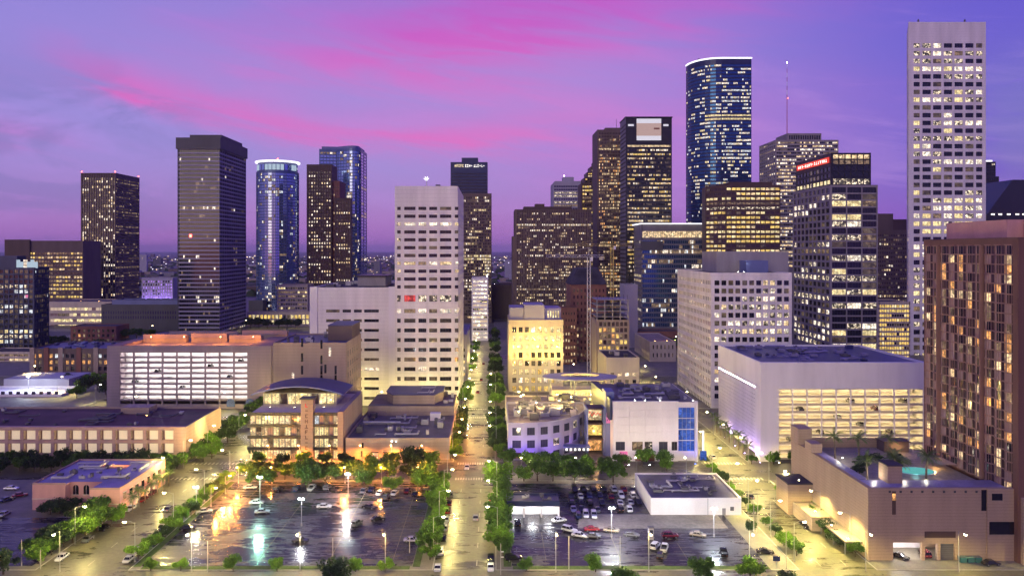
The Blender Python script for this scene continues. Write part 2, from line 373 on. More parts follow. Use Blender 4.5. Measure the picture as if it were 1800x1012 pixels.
def lit_grid(rn, n, m, p, pal, full=.1, empty=.15, dark='g_dark', run=.6):
    """which bays of which floors are lit: whole floors, runs of neighbouring rooms, single rooms"""
    g = []
    for f in range(m):
        r = rn.random(); pf = .88 if r < full else (.04 if r > 1 - empty else p)
        tone = pick(rn, pal); row = []; on = rn.random() < pf
        for c in range(n):
            if rn.random() > run: on = rn.random() < pf
            row.append((tone if rn.random() < .45 else pick(rn, pal)) if on else (dark if rn.random() < .72 or p < .15 or dark in ('g_sky', 'g_blue') else 'l_faint'))
        g.append(row)
    return g

def facade(root, wall, panes, p, u, Wd, z0, z1, sp, seed):
    """piers and spandrels stand proud of the panes by r"""
    rn = random.Random(seed)
    r = sp.get('r', .5); pm = sp.get('pier', sp.get('wall')); sm = sp.get('spandrel', pm)
    pr = sp.get('pr', 1.0) * r; sr = sp.get('sr', .85) * r
    ml = sp.get('ml', .8); mr = sp.get('mr', ml); n = sp.get('n', 8)
    if 'cols' in sp: cols = [(a, b) for a, b in sp['cols']]
    else:
        cw = (Wd - ml - mr) / n; wf = sp.get('wf', .6)
        cols = [(ml + cw * (i + (1 - wf) / 2), ml + cw * (i + (1 + wf) / 2)) for i in range(n)]
    n = len(cols); rows = []
    for za, zb, m in sp['zones']:
        ch = (zb - za) / m; hf = sp.get('hf', .5)
        rows += [(za + ch * (i + .5 - hf / 2), za + ch * (i + .5 + hf / 2)) for i in range(m)]
    rows.sort()
    edges = [0.0] + [e for c in cols for e in c] + [Wd]
    for i in range(0, len(edges), 2):
        if edges[i + 1] - edges[i] > .02: wall.obox(p, u, edges[i], edges[i + 1], -r, -r + pr, z0, z1, pm)
    ez = [z0 + .03] + [e for c in rows for e in c] + [z1 - .03]
    e0 = .05 if sp.get('e', True) else 0
    for i in range(0, len(ez), 2):
        if ez[i + 1] - ez[i] > .02: wall.obox(p, u, e0, Wd - e0, -r, -r + sr, ez[i], ez[i + 1], sm)
    g = lit_grid(rn, n, len(rows), sp.get('p', .3), sp.get('pal', WARM), sp.get('full', .1), sp.get('empty', .15), sp.get('dark', 'g_dark'), sp.get('run', .6))
    for (f, c), s_ in sp.get('fix', {}).items():
        if c is None: g[f] = [s_] * n
        elif f < len(g): g[f][c] = s_
    nrm = (u[1], -u[0]); rz = atan2(u[1], u[0]); o = root['_o']
    for f, (za, zb) in enumerate(rows):
        for c, (a, b) in enumerate(cols):
            if sp.get('ind') and f >= sp.get('ind_from', 0):
                q = (a + b) / 2; me = window_mesh(b - a, zb - za, g[f][c], sp.get('mull', 1), sp.get('frame', 'frame'))
                child('window', me, root, (p[0] + u[0] * q + nrm[0] * (-r + .04) - o[0], p[1] + u[1] * q + nrm[1] * (-r + .04) - o[1], za - o[2]), rz)
            else: panes.oquad(p, u, a, b, -r + .04, za, zb, g[f][c])

def inset(pts, r):
    n = len(pts); out = []
    for i in range(n):
        a, b, c = pts[i - 1], pts[i], pts[(i + 1) % n]
        u1 = (b[0] - a[0], b[1] - a[1]); l1 = hypot(*u1); u1 = (u1[0] / l1, u1[1] / l1)
        u2 = (c[0] - b[0], c[1] - b[1]); l2 = hypot(*u2); u2 = (u2[0] / l2, u2[1] / l2)
        n1 = (-u1[1], u1[0]); n2 = (-u2[1], u2[0]); k = 1 + n1[0] * n2[0] + n1[1] * n2[1]
        out.append((b[0] + (n1[0] + n2[0]) / k * r, b[1] + (n1[1] + n2[1]) / k * r))
    return out

def volume(root, pts, z0, z1, wallmat, specs, r=.5, roof='roof_dark', seed=1, core=None, name='wall', parapet=.7):
    """one storeyed volume of a building: wall, window panes, roof. pts counter-clockwise; specs per edge (None = blank)"""
    wall = MB(); panes = MB(); core = core or wallmat; ins = inset(pts, r); n = len(pts)
    wall.prism(ins, z0, z1 - parapet - .1, core)
    for i in range(n):
        a, b = pts[i], pts[(i + 1) % n]; c = pts[i - 1]
        L = hypot(b[0] - a[0], b[1] - a[1]); u = ((b[0] - a[0]) / L, (b[1] - a[1]) / L)
        lp = hypot(a[0] - c[0], a[1] - c[1]); up = ((a[0] - c[0]) / lp, (a[1] - c[1]) / lp)
        ca = up[0] * u[0] + up[1] * u[1]
        s0 = r if ca < .5 else 0.0
        p = (a[0] + u[0] * s0, a[1] + u[1] * s0); sp = specs[i] if specs and i < len(specs) else None
        if sp is None: wall.obox(p, u, 0, L - s0, -r, 0, z0, z1, wallmat)
        else:
            sp = dict(sp); sp.setdefault('wall', wallmat); sp['r'] = r
            sp.setdefault('zones', [(z0 + 1, z1 - 1.5, max(1, int((z1 - z0) / 4)))])
            facade(root, wall, panes, p, u, L - s0, z0, z1, sp, seed * 31 + i)
    wo_ = wall.build(name, root)
    if panes.f: panes.build('window_panes', root, kind='stuff')
    if roof:
        rb = MB(); rb.prism(inset(pts, r + .02), z1 - parapet - .06, z1 - parapet, roof); rb.build('roof', root)
    return wo_
def rect(x0, x1, y0, y1): return [(x0, y0), (x1, y0), (x1, y1), (x0, y1)]

def units(root, x0, x1, y0, y1, z, n, seed, smin=1.5, smax=4.0, h=(1.0, 2.6), mats=('unit_metal', 'unit_dark')):
    rn = random.Random(seed)
    for i in range(n):
        w, l, hh = rn.uniform(smin, smax), rn.uniform(smin, smax), rn.uniform(*h)
        x = rn.uniform(x0 + w / 2, max(x0 + w / 2 + .1, x1 - w / 2)); y = rn.uniform(y0 + l / 2, max(y0 + l / 2 + .1, y1 - l / 2)); b = MB(); m = rn.choice(mats)
        b.box(x - w / 2, x + w / 2, y - l / 2, y + l / 2, z + .15, z + hh, m)
        b.box(x - w / 2 - .1, x + w / 2 + .1, y - l / 2 - .1, y + l / 2 + .1, z + hh, z + hh + .12, m)
        b.box(x - w / 2 + .1, x - w / 2 + .3, y - l / 2 + .1, y + l / 2 - .1, z, z + .15, 'unit_dark'); b.box(x + w / 2 - .3, x + w / 2 - .1, y - l / 2 + .1, y + l / 2 - .1, z, z + .15, 'unit_dark')
        if rn.random() < .6: b.tube((x, y, z + hh + .12), (x, y, z + hh + .5), min(w, l) * .33, min(w, l) * .33, 'unit_dark', 8)
        b.build('rooftop_unit', root)
def beacon(root, x, y, z, m='beacon', s=.9):
    b = MB(); b.tube((x, y, z), (x, y, z + 1.2), .12, .12, 'unit_dark', 5); b.tube((x, y, z + 1.2), (x, y, z + 1.2 + s), s * .5, s * .35, m, 6); b.build('warning_light', root)
def pole_lamp(root, x, y, z, h, power, col, lens):
    b = MB(); b.tube((x, y, z), (x, y, z + h), .08, .06, 'steel', 5); b.tube((x, y, z + h), (x, y, z + h + .3), .22, .15, lens, 6); f = b.build('pole_lamp', root); o = root['_o']
    light(f, (x - o[0], y - o[1], z + h + .7 - o[2]), power, col, .3)
def pipes(root, x0, x1, y0, y1, z, n, seed, mt='unit_metal'):
    rn = random.Random(seed)
    for i in range(n):
        x, y = rn.uniform(x0, x1), rn.uniform(y0, y1); b = MB(); r = rn.uniform(.15, .45); h = z + r + .25; l1 = rn.uniform(3, 10); x2 = min(x1, x + l1); y2 = min(y1, y + rn.uniform(2, 8))
        b.tube((x, y, h), (x2, y, h), r, r, mt, 6); b.tube((x2, y, h), (x2, y2, h), r, r, mt, 6); b.tube((x, y, z), (x, y, h), r, r, mt, 6); b.build('roof_pipe', root)
def flood(root, x, y, z, power, col, aim, lens, spot=110, s=.5):
    """a floodlight fixed to the building, with its own light"""
    b = MB(); b.box(x - s / 2, x + s / 2, y - s / 2, y + s / 2, z, z + s * .6, 'unit_dark'); b.box(x - s * .4, x + s * .4, y - s * .4, y + s * .4, z + s * .6, z + s * .62, lens)
    f = b.build('floodlight', root); o = root['_o']; a = Vector(aim).normalized()
    light(f, (x - o[0] + a.x * .6, y - o[1] + a.y * .6, z - o[2] + s * .6 + .25), power, col, .3, spot, aim); return f
# ------------------------------------------------------------------ ground, roads, pavements
def structure(o): o['kind'] = 'structure'; return o
g = MB()
gx = [-26000, -9000, -3500, -1400, -600, -250, -100, 0, 100, 250, 600, 1400, 3500, 9000, 26000]
gy = [-300, 60, 200, 300, 400, 550, 800, 1300, 2200, 4500, 10000, 24000, 42000]
for i in range(len(gx) - 1):
    for j in range(len(gy) - 1):
        g.poly([(gx[i], gy[j], 0), (gx[i + 1], gy[j], 0), (gx[i + 1], gy[j + 1], 0), (gx[i], gy[j + 1], 0)], 'city_ground')
structure(g.build('ground'))
AVE = [(-417, -393), (-317, -293), (-218, -194), (-119, -95), (-15.8, .4), (79.5, 99.5), (176, 200), (276, 300), (376, 400)]
ROWS = [(195, 271), (295, 371), (395, 471), (495, 571), (595, 671), (695, 771), (795, 871), (895, 971)]
for a, b in AVE:
    m = MB(); m.box(a, b, 120, 1150, -.5, .02, 'road', skip=(0,)); structure(m.build('road'))
ys = [171] + [r[1] for r in ROWS]
for k, y in enumerate(ys):
    m = MB(); m.box(-520, 520, y, y + 24, -.5, .03, 'cross_road', skip=(0,)); structure(m.build('road'))
bx = [(-517, -417)] + [(AVE[i][1], AVE[i + 1][0]) for i in range(len(AVE) - 1)] + [(400, 500)]
for (x0, x1) in bx:
    for r, (y0, y1) in enumerate(ROWS):
        if r > 4 and abs(x0) > 250: continue
        m = MB(); m.box(x0 + .3, x1 - .3, y0 + .3, y1 - .3, -.2, .16, 'pavement', skip=(0,))
        for q in ((x0, x1, y0, y0 + .3), (x0, x1, y1 - .3, y1), (x0, x0 + .3, y0 + .3, y1 - .3), (x1 - .3, x1, y0 + .3, y1 - .3)): m.box(*q, -.2, .15, 'kerb', skip=(0,))
        structure(m.build('pavement'))
m = MB(); m.box(-600, 600, 120, 171, -.2, .15, 'pavement', skip=(0,)); structure(m.build('pavement'))
# parking lots and plaza slabs
def sheet(name, x0, x1, y0, y1, z, mt): b = MB(); b.box(x0, x1, y0, y1, .1, z, mt, skip=(0,)); return structure(b.build(name))
sheet('parking_lot', -92.5, -21.5, 197.5, 269, .20, 'lot_asphalt')
sheet('parking_lot', 4.8, 72.0, 197.5, 267, .20, 'lot_asphalt')
sheet('parking_lot', -190, -121.5, 197.5, 233, .20, 'lot_asphalt')
b = MB(); b.prism([(25, 224), (70, 224), (70, 236), (27, 236)], .1, .22, 'concrete_slab'); structure(b.build('concrete_apron'))
sheet('planting_strip', -21.3, -19.4, 197, 269, .24, 'grass'); sheet('planting_strip', -94.6, -92.7, 197, 269, .24, 'grass'); sheet('planting_strip', 2.6, 4.6, 197, 267, .24, 'grass')
sheet('planting_strip', -92, -22, 195.3, 197.2, .24, 'grass'); sheet('planting_strip', 5, 72, 195.3, 197.2, .24, 'grass')
# painted markings
mk = MB()
def dash(x, y0, y1, w, mt, z=.05): mk.box(x - w / 2, x + w / 2, y0, y1, .02, z, mt, skip=(0,))
for cx in (-7.9, -107, 89.5):
    for y in range(150, 520, 12):
        if any(r[1] - 1 < y < r[1] + 25 for r in ROWS): continue
        for dx in ((-3.4, 3.4) if cx != -107 else (0,)): dash(cx + dx, y, y + 3.5, .16, 'paint_road')
for a, b_ in AVE[3:6]:
    for r0, r1 in ROWS[:3]:
        for yy in ((r1 + 2.2,) if r0 < 200 else (r0 - 2.2, r1 + 2.2)):
            for q in range(14): x = a + 2 + q * (b_ - a - 4) / 13; mk.box(x - .3, x + .3, yy - 1.4, yy + 1.4, .03, .052, 'paint_road', skip=(0,))
structure(mk.build('road_markings'))
sm_ = MB()
def stall_row(x0, x1, y, n, ang=0.0, ln=4.8, along='x'):
    for i in range(n + 1):
        x = x0 + (x1 - x0) * i / n; sm_.box(x - .06, x + .06, y - ln / 2, y + ln / 2, .19, .206, 'paint_worn', skip=(0,))
def stall_col(y0, y1, x, n, ln=4.8):
    for i in range(n + 1):
        y = y0 + (y1 - y0) * i / n; sm_.box(x - ln / 2, x + ln / 2, y - .06, y + .06, .19, .206, 'paint_worn', skip=(0,))
    sm_.box(x - .06, x + .06, y0, y1, .19, .205, 'paint_worn', skip=(0,))
for x in (-82, -63, -44, -27): stall_col(201, 262, x, 22)
for x in (14, 34, 52): stall_col(201, 221, x, 7)
stall_col(238, 264, 28, 9); stall_col(238, 264, 40, 9)
o = sm_.build('stall_markings'); structure(o)

# ------------------------------------------------------------------ near and middle buildings
def bld(name, label, x, y, cat='building'): return thing(name, label, cat, (x, y, 0))

# A  long low store with two rows of pale panels
B = bld('department_store', 'long low tan store with two rows of pale lit panels and dark red roof', -190, 295)
d = 295; w = MB(); xs = -262
w.box(xs, -121, 297, 333, 0, 12.9, 'tan_pink'); w.box(xs, -121, 295, 297, 12.4, 13.7, 'tan_pink')
w.box(xs, -121, 295.3, 297, 7.2, 8.6, 'tan_pink'); w.box(xs, -121, 295.0, 297, 0, 3.2, 'tan_pink'); w.box(-124.6, -121, 295, 297, 3.2, 12.4, 'tan_pink')
w.box(-121.5, -121, 297, 333, 12.9, 13.7, 'tan'); w.box(xs, -121.5, 332.5, 333, 12.9, 13.7, 'tan')
for i in range(24): x = -124.6 - i * 6.03; w.box(x - 1.3, x, 295.15, 297, 3.2, 12.4, 'tan_pink')
w.build('wall', B)
for i in range(22):
    x = -127.3 - i * 6.03
    for za, zb in ((8.6, 12.2), (3.3, 7.1)):
        b = MB(); b.box(x - 2.1, x + 2.7, 295.5, 296.6, za + .15, zb, 'l_blind'); b.box(x - 2.1, x + 2.7, 295.4, 296.6, za, za + .15, 'frame'); b.build('panel', B)
b = MB(); b.poly([(xs, 297, 12.95), (-121.5, 297, 12.95), (-121.5, 332.5, 12.95), (xs, 332.5, 12.95)], 'roof_red'); b.build('roof', B)
units(B, -250, -126, 300, 330, 12.95, 26, 5, .8, 2.0, (.4, 1.1))
pipes(B, -240, -130, 300, 328, 12.95, 14, 6, 'unit_dark')
b = MB(); b.box(-160, -148, 322, 330, 12.95, 15.6, 'tan'); b.build('roof_house', B); flood(B, -147, 318, 12.96, 900, (1, .5, .2), (0, 0, 1), 'lens_orange', 150)

# B  low pink stucco building with courtyard
B = bld('stucco_building', 'low pink stucco building with lavender flat roof and lit courtyard', -130, 235)
w = MB()
for q in ((-147.5, -137, 240, 262), (-126.5, -117, 235, 267.5)): w.box(*q, 0, 8.2, 'pink_stucco')
w.box(-137, -126.5, 243, 258, 0, 8.2, 'pink_stucco'); w.box(-147.5, -126.5, 262, 267.5, 0, 8.2, 'pink_stucco'); w.box(-137, -126.5, 258, 262, 0, 5, 'pink_stucco')
for q in ((-147.5, -137, 240, 240.3), (-126.5, -117, 235, 235.3), (-117.3, -117, 235.3, 267.5), (-147.5, -147.2, 240.3, 267.5), (-147.2, -117.3, 267.2, 267.5), (-137, -126.5, 257.7, 258)): w.box(*q, 8.2, 8.8, 'tan_pink')
w.box(-126.6, -116.95, 234.9, 235.1, 3.6, 3.85, 'cream'); w.box(-147.6, -136.9, 239.9, 240.1, 3.6, 3.85, 'cream')
w.build('wall', B)
b = MB()
for q in ((-147.2, -137, 240.3, 262), (-126.5, -117.3, 235.3, 262), (-137, -126.5, 243, 257.7), (-147.2, -117.3, 262, 267.2)): b.poly([(q[0], q[2], 8.26), (q[1], q[2], 8.26), (q[1], q[3], 8.26), (q[0], q[3], 8.26)], 'roof_lav')
b.build('roof', B); units(B, -146, -119, 244, 266, 8.26, 18, 8, .5, 2.0, (.4, 1.2))
pipes(B, -146, -120, 245, 265, 8.26, 7, 3)
flood(B, -131, 260, 5.0, 1500, (1, .45, .15), (0, 0, 1), 'lens_orange', 160)
for i, x in enumerate((-135.2, -131.8)):
    b = MB(); pts = [(x - .9, 242.9, 4.2), (x + .9, 242.9, 4.2), (x + .9, 242.9, 6.4)] + [(x + .9 * cos(t * pi / 6), 242.9, 6.4 + .9 * sin(t * pi / 6)) for t in range(1, 6)] + [(x - .9, 242.9, 6.4)]
    b.poly(pts, 'g_dark'); b.box(x - 1.05, x + 1.05, 242.6, 243, 4.0, 4.2, 'cream'); b.box(x - .05, x + .05, 242.82, 242.9, 4.2, 7.2, 'cream'); b.build('arched_window', B)
for i in range(7):
    y = 238 + i * 4.1
    for za, zb, st in ((.2, 3.1, 'l_warm' if i % 3 else 'l_orange'), (4.4, 6.6, 'g_dark' if i % 2 else 'l_dim')):
        b = MB(); b.box(-117.02, -116.9, y - .9, y + .9, za, zb, st); b.box(-116.98, -116.75, y - 1.05, y + 1.05, zb, zb + .2, 'cream'); b.build('window', B)
b = MB(); b.box(-125.5, -120.5, 234.85, 235, .2, 3.1, 'tan_pink'); b.build('garage_door', B)
b = MB(); b.box(-129.5, -129, 242.4, 243, 4.6, 5.6, 'sign_red'); b.build('red_sign', B)

# C  parking garage with white lit decks, orange ramps on its roof
def garage(B, x0, x1, y0, y1, z_lo, z_hi, nb, nf, rail, mt, tube, colw=.8, open_h=1.7, depth=14, side=None, ends=(0, 0)):
    """open decks: floor slabs, columns, a guard rail in every bay, light tubes under the slabs"""
    fh = (z_hi - z_lo) / nf; a0, a1 = x0 + ends[0], x1 - ends[1]; bw = (a1 - a0) / nb
    s = MB()
    for f in range(nf + 1): s.box(a0, a1, y0 + .6, y0 + depth, z_lo + f * fh - .28, z_lo + f * fh, 'concrete')
    s.box(a0, a1, y0 + depth, y0 + depth + .4, z_lo - .3, z_hi, 'white_panel'); s.build('deck', B)
    for i in range(nb + 1):
        x = a0 + i * bw; b = MB(); b.box(x - colw / 2, x + colw / 2, y0 + .1, y0 + .9, 0, z_hi, mt); b.build('column', B)
    rm = MB(); rh = fh - open_h; rm.box(-bw / 2 + colw / 2, bw / 2 - colw / 2, -.15, .15, 0, rh, rail); me = rm.mesh('guard_rail')
    tm = MB(); tm.box(-bw * .4, bw * .4, -.12, .12, 0, .1, tube); te = tm.mesh('light_tube')
    o_ = B['_o']
    for f in range(nf):
        for i in range(nb):
            x = a0 + (i + .5) * bw
            child('guard_rail', me, B, (x - o_[0], y0 + .45 - o_[1], z_lo + f * fh - .45))
            child('light_tube', te, B, (x - o_[0], y0 + depth * .55 - o_[1], z_lo + (f + 1) * fh - .42))
B = bld('parking_garage', 'lavender concrete parking garage with white lit decks and orange roof ramps', -160, 394)
x0, x1, y0 = -203, -117, 394; w = MB()
w.box(x0, x0 + 6.5, y0, 460, 0, 33, 'mauve_concrete'); w.box(x1 - 12, x1, y0, 460, 0, 33, 'mauve_concrete'); w.box(x0 + 6.5, x1 - 12, y0, y0 + 1.2, 29.5, 33.0, 'mauve_concrete')
w.box(x0 + 6.5, x1 - 12, 410, 460, 0, 31.4, 'mauve_concrete'); w.box(x0 + 6.5, x1 - 12, y0 + 1.2, 410, 30.8, 31.4, 'mauve_concrete'); w.box(x0 + 6.5, x1 - 12, y0 + .3, y0 + 1.0, 0, 2.4, 'mauve_concrete')
w.build('wall', B)
garage(B, x0, x1, y0, 460, 4.6, 29.6, 9, 9, 'mauve_concrete', 'mauve_concrete', 'tube_white', .9, 1.75, 7, ends=(6.5, 12))
b = MB(); b.poly([(x0 + 6.5, y0 + 1.2, 31.5), (x1 - 12, y0 + 1.2, 31.5), (x1 - 12, 460, 31.5), (x0 + 6.5, 460, 31.5)], 'roof_tan'); b.build('roof', B)
for i, (xa, xb, ya, yb, h) in enumerate(((-196, -172, 420, 424, 4), (-170, -150, 422, 426, 4.4), (-148, -130, 420, 424, 3.6), (-190, -150, 440, 442, 3.6), (-146, -120, 436, 439, 4.6))):
    b = MB(); b.box(xa, xb, ya, yb, 31.5, 31.5 + h, 'tan'); b.box(xa, xb, ya - .4, ya, 31.5 + h * .55, 31.5 + h + .6, 'mauve_concrete'); b.build('ramp_wall', B)
for x in (-188, -170, -150, -132): pole_lamp(B, x, 412, 31.5, 4, 4200, (1, .33, .04), 'lens_orange')
for x in (-138, -128):
    b = MB(); b.poly([(x - 2.2, y0 - .02, 1), (x + 2.2, y0 - .02, 1), (x + 2.2, y0 - .02, 3.4)] + [(x + 2.2 * cos(t * pi / 8), y0 - .02, 3.4 + 2 * sin(t * pi / 8)) for t in range(1, 8)] + [(x - 2.2, y0 - .02, 3.4)], 'g_sky'); b.build('arch', B)
for f in range(7):
    b = MB(); b.box(x1, x1 + .06, 404, 424, 6 + f * 3.4, 7.6 + f * 3.4, 'l_white' if f % 3 == 0 else 'g_dark'); b.build('window', B)

# D  tan service block behind
B = bld('service_block', 'blank tan block with few slit windows and blue roof', -84, 344)
x0, x1, y0, y1 = -101, -67.5, 344, 382; w = MB(); w.box(x0, x1, y0, y1, 0, 40, 'tan')
for q in ((x0, x1, y0, y0 + .4), (x1 - .4, x1, y0 + .4, y1), (x0, x0 + .4, y0 + .4, y1), (x0 + .4, x1 - .4, y1 - .4, y1)): w.box(*q, 40, 40.8, 'tan')
w.build('wall', B)
b = MB(); b.box(x0 + .4, x1 - .4, y0 + .4, y1 - .4, 40, 40.06, 'roof_blue'); b.build('roof', B)
b = MB(); b.box(-79, -67.7, 358, 380, 40.06, 47, 'brown_stone'); b.box(-79.2, -67.6, 357.8, 380.2, 47, 47.4, 'roof_blue'); b.build('lift_house', B)
for px, ys in ((531, (602, 628, 650)), (565, (605, 632, 650, 662)), (572, (648,)), (590, (650, 664)), (580, (618,)), (515, (662,))):
    for py in ys:
        x = PX(px, 344); z = PZ(py, 344); st = 'l_white' if px in (580, 515) else 'g_dark'
        b = MB(); b.box(x - .5, x + .5, y0 - .05, y0 + .1, z - 2.0, z + 2.0, st); b.box(x - .7, x + .7, y0 - .12, y0 - .01, z - 2.25, z - 2.0, 'tan_pink'); b.build('window', B)
for k in range(6):
    for f in range(7):
        b = MB(); y = y0 + 4 + k * 5.6; z = 4 + f * 5; b.box(x1 - .05, x1 + .05, y - .7, y + .7, z, z + 2.6, 'g_dark'); b.box(x1, x1 + .18, y - .8, y + .8, z - .25, z, 'tan_pink'); b.build('window', B)
units(B, x0 + 2, -81, y0 + 4, y1 - 3, 40.06, 12, 4, .6, 2.5)

# E  four-storey glazed building with vaulted pavilion on top
B = bld('glazed_office', 'four storey glazed building with lettered pylon and blue vaulted roof pavilion', -78, 297)
x0, x1, y0, y1 = -97.5, -59.6, 297, 341; w = MB()
w.box(x0 + .6, x1, y0 + 2.2, y1, 0, 18.2, 'cream'); w.box(x1 - 2.2, x1 + .01, y0, y1 - .1, 0, 19.2, 'tan'); w.box(x0, x1 - 2.2, y1 - .6, y1, 18.2, 19.4, 'tan')
w.build('wall', B)
for f in range(5):
    z = f * 4.55
    for xa, xb in ((x0, -76.2), (-71.4, x1 - 2.2)):
        b = MB(); b.box(xa, xb, y0 + .2, y0 + 2.4, z - .35 + (.36 if f == 0 else 0), z + .12, 'concrete'); b.build('floor_slab', B)
        if f: b = MB(); b.box(xa, xb, y0 + .05, y0 + .22, z - .5, z + .75, 'black_metal'); b.build('balcony_rail', B)
rn = random.Random(3)
for f in range(4):
    z = f * 4.55 + .15
    for xa, xb, n in ((x0 + .4, -76.2, 9), (-71.4, x1 - 2.4, 5)):
        for i in range(n):
            bw = (xb - xa) / n; me = window_mesh(bw - .25, 3.9, pick(rn, [('l_yellow', 5), ('l_warm', 2), ('l_dim', 1.5), ('g_curtain', .8)]) if not (f == 3 and i == 0 and n == 5) else 'l_cool', 1, 'frame')
            child('window', me, B, (xa + (i + .5) * bw + 78, 2.1, z))
b = MB(); b.box(-76.2, -71.4, y0 - .6, y0 + 3.4, 0, 24.2, 'tan'); b.box(-76.6, -71.0, y0 - 1.0, y0 + 3.8, 24.2, 24.7, 'black_metal'); py = b.build('pylon', B)
GL = [((.2, .8, .4, .6),), ((.2, .35, .0, 1), (.35, .8, .0, .2)), ((.15, .35, 0, 1), (.35, .8, .8, 1), (.35, .7, .4, .55)), ((.1, .9, 0, .2), (.4, .6, .2, 1)), ((.15, .3, 0, 1), (.7, .85, 0, 1), (.3, .7, .4, .6)), ((.2, .8, .8, 1), (.2, .8, 0, .2), (.2, .4, .2, .8))]
for k in range(10):
    z = 21.2 - k * 2.1; b = MB()
    for a, bb, c, dd in GL[(k * 5 + 1) % 6]: b.box(-74.75 + a * 1.6, -74.75 + bb * 1.6, y0 - .75, y0 - .6, z + c * 1.4, z + dd * 1.4, 'sign_red' if k == 0 else 'brown_dark')
    b.build('letter', B, py)
# vault
b = MB(); N_ = 16; ya, yb = 312, 334; xa, xb = -101, -62.5; xm = (xa + xb) / 2
arc = [(xa + (xb - xa) * i / N_, 23.2 + 3.4 * (1 - ((i / N_) * 2 - 1) ** 2)) for i in range(N_ + 1)]
for i in range(N_):
    (p, zp), (q, zq) = arc[i], arc[i + 1]
    b.poly([(p, ya, zp), (q, ya, zq), (q, yb, zq), (p, yb, zp)], 'roof_blue'); b.poly([(p, ya, zp - .5), (q, ya, zq - .5), (q, ya, zq), (p, ya, zp)], 'blue_panel'); b.poly([(p, ya, zp - .5), (p, yb, zp - .5), (q, yb, zq - .5), (q, ya, zq - .5)], 'cream')
b.build('vaulted_roof', B)
w = MB(); w.box(-97, -66, 316, 332, 18.2, 23.0, 'cream'); w.build('pavilion', B)
for i in range(9):
    me = window_mesh(3.0, 4.4, 'l_yellow' if i not in (2, 6) else 'g_brown', 1, 'frame'); child('window', me, B, (-95 + i * 3.3 + 78, 18.9, 18.5))
for x in (-92, -82, -70): flood(B, x, 309, 18.3, 900, (1, .8, .35), (0, .4, .8), 'lens_yellow', 150)

# F  low dark-roofed building beside it
B = bld('low_hall', 'low tan hall with wet dark roof and stepped upper storey', -38, 297)
x0, x1, y0, y1 = -58.6, -17.5, 297, 368; w = MB(); w.box(x0, x1, y0, y1, 0, 8.2, 'tan')
for q in ((x0, x1, y0, y0 + .4), (x1 - .4, x1, y0 + .4, 340), (x0, x0 + .4, y0 + .4, y1)): w.box(*q, 8.2, 8.9, 'tan')
w.prism([(-57, 340), (-18, 340), (-18, 368), (-57, 368)], 8.2, 12.6, 'tan'); w.prism([(-46, 344), (-27, 344), (-24, 352), (-24, 366), (-50, 366), (-50, 352)], 12.6, 16.8, 'tan'); w.build('wall', B)
b = MB(); b.box(x0 + .4, x1 - .4, y0 + .4, 340, 8.2, 8.26, 'roof_wet'); b.box(-56.6, -18.4, 340.4, 343.8, 12.6, 12.66, 'roof_wet'); b.prism([(-46.4, 343.6), (-26.8, 343.6), (-23.6, 352), (-23.6, 366.4), (-50.4, 366.4), (-50.4, 352)], 16.8, 17.1, 'roof_blue'); b.build('roof', B)
units(B, -57, -20, 302, 338, 8.26, 20, 21, .7, 3.0); units(B, -24, -19, 345, 365, 12.6, 4, 22, 1, 2)
b = MB(); b.tube((-56, 322, 9.3), (-40, 322, 9.3), .6, .6, 'unit_metal', 8); b.build('duct', B)
pipes(B, -56, -22, 300, 336, 8.26, 9, 4); pipes(B, -45, -28, 346, 362, 17.1, 4, 5)
b = MB(); b.box(-28, -23.5, 330, 333, 8.26, 11.4, 'white_panel'); b.build('rooftop_sign_board', B)
for x in (-52.5, -52.0):
    b = MB(); b.box(x - .2, x + .5, y0 - .06, y0, 1.5 if x < -52.2 else 5.0, 3.8 if x < -52.2 else 7.0, 'g_dark'); b.build('window', B)
for i in range(6):
    b = MB(); x = -47 + i * 4.6; b.box(x - 1.2, x + 1.2, y0 - .06, y0, .3, 3.2, 'l_orange' if i % 2 else 'l_warm'); b.box(x - 1.4, x + 1.4, y0 - .7, y0, 3.2, 3.4, 'brown_dark'); b.build('shop_window', B)
for x in (-40.3, -38.6): flood(B, x, y0 - .3, 7.4, 700, (1, .95, .85), (0, -.5, -1), 'lens_white', 120, .45)

# G  white tower and its lower wing
d = 395; o0 = -52.1
def cols_px(x_left, dd, prs): return [(PX(a, dd) - x_left, PX(b, dd) - x_left) for a, b in prs]
def zone_px(dd, y_hi, y_lo, m): return (PZ(y_lo, dd), PZ(y_hi, dd), m)
B = bld('office_tower', 'tall white stone tower with broken strips of dark windows beside the central street', -36, 395)
xl = PX(694, d); xr = -18.9
zs = [zone_px(d, 359.5, 511, 11), zone_px(d, 511, 538, 1), zone_px(d, 538, 708, 10)]
cp = cols_px(xl, d, ((708, 728), (733, 747), (752, 766), (771, 791)))
fx = {}
volume(B, rect(xl, xr, d, 470), 0, PZ(327, d), 'white_stone',
       [dict(cols=[(.5, 2.4)] + cp + [(PX(797, d) - xl, PX(805, d) - xl - .5)], zones=zs, hf=.42, p=.42, pal=WHITE, ind=True, mull=3, sr=.9, full=.06, empty=.35, run=.7,
             fix={(10, None): 'l_part', (10, 1): 'l_red'}),
        dict(n=9, wf=.75, zones=zs, hf=.34, p=.25, pal=WARM, ml=3, sr=.9), None, None], r=.7, seed=11)
units(B, xl + 6, xr - 4, 405, 460, PZ(327, d) - .7, 7, 2, 2, 5, (1, 3))
b = MB(); b.tube((-36, 402, PZ(327, d)), (-36, 402, PZ(327, d) + 4), .35, .2, 'white_panel', 6)
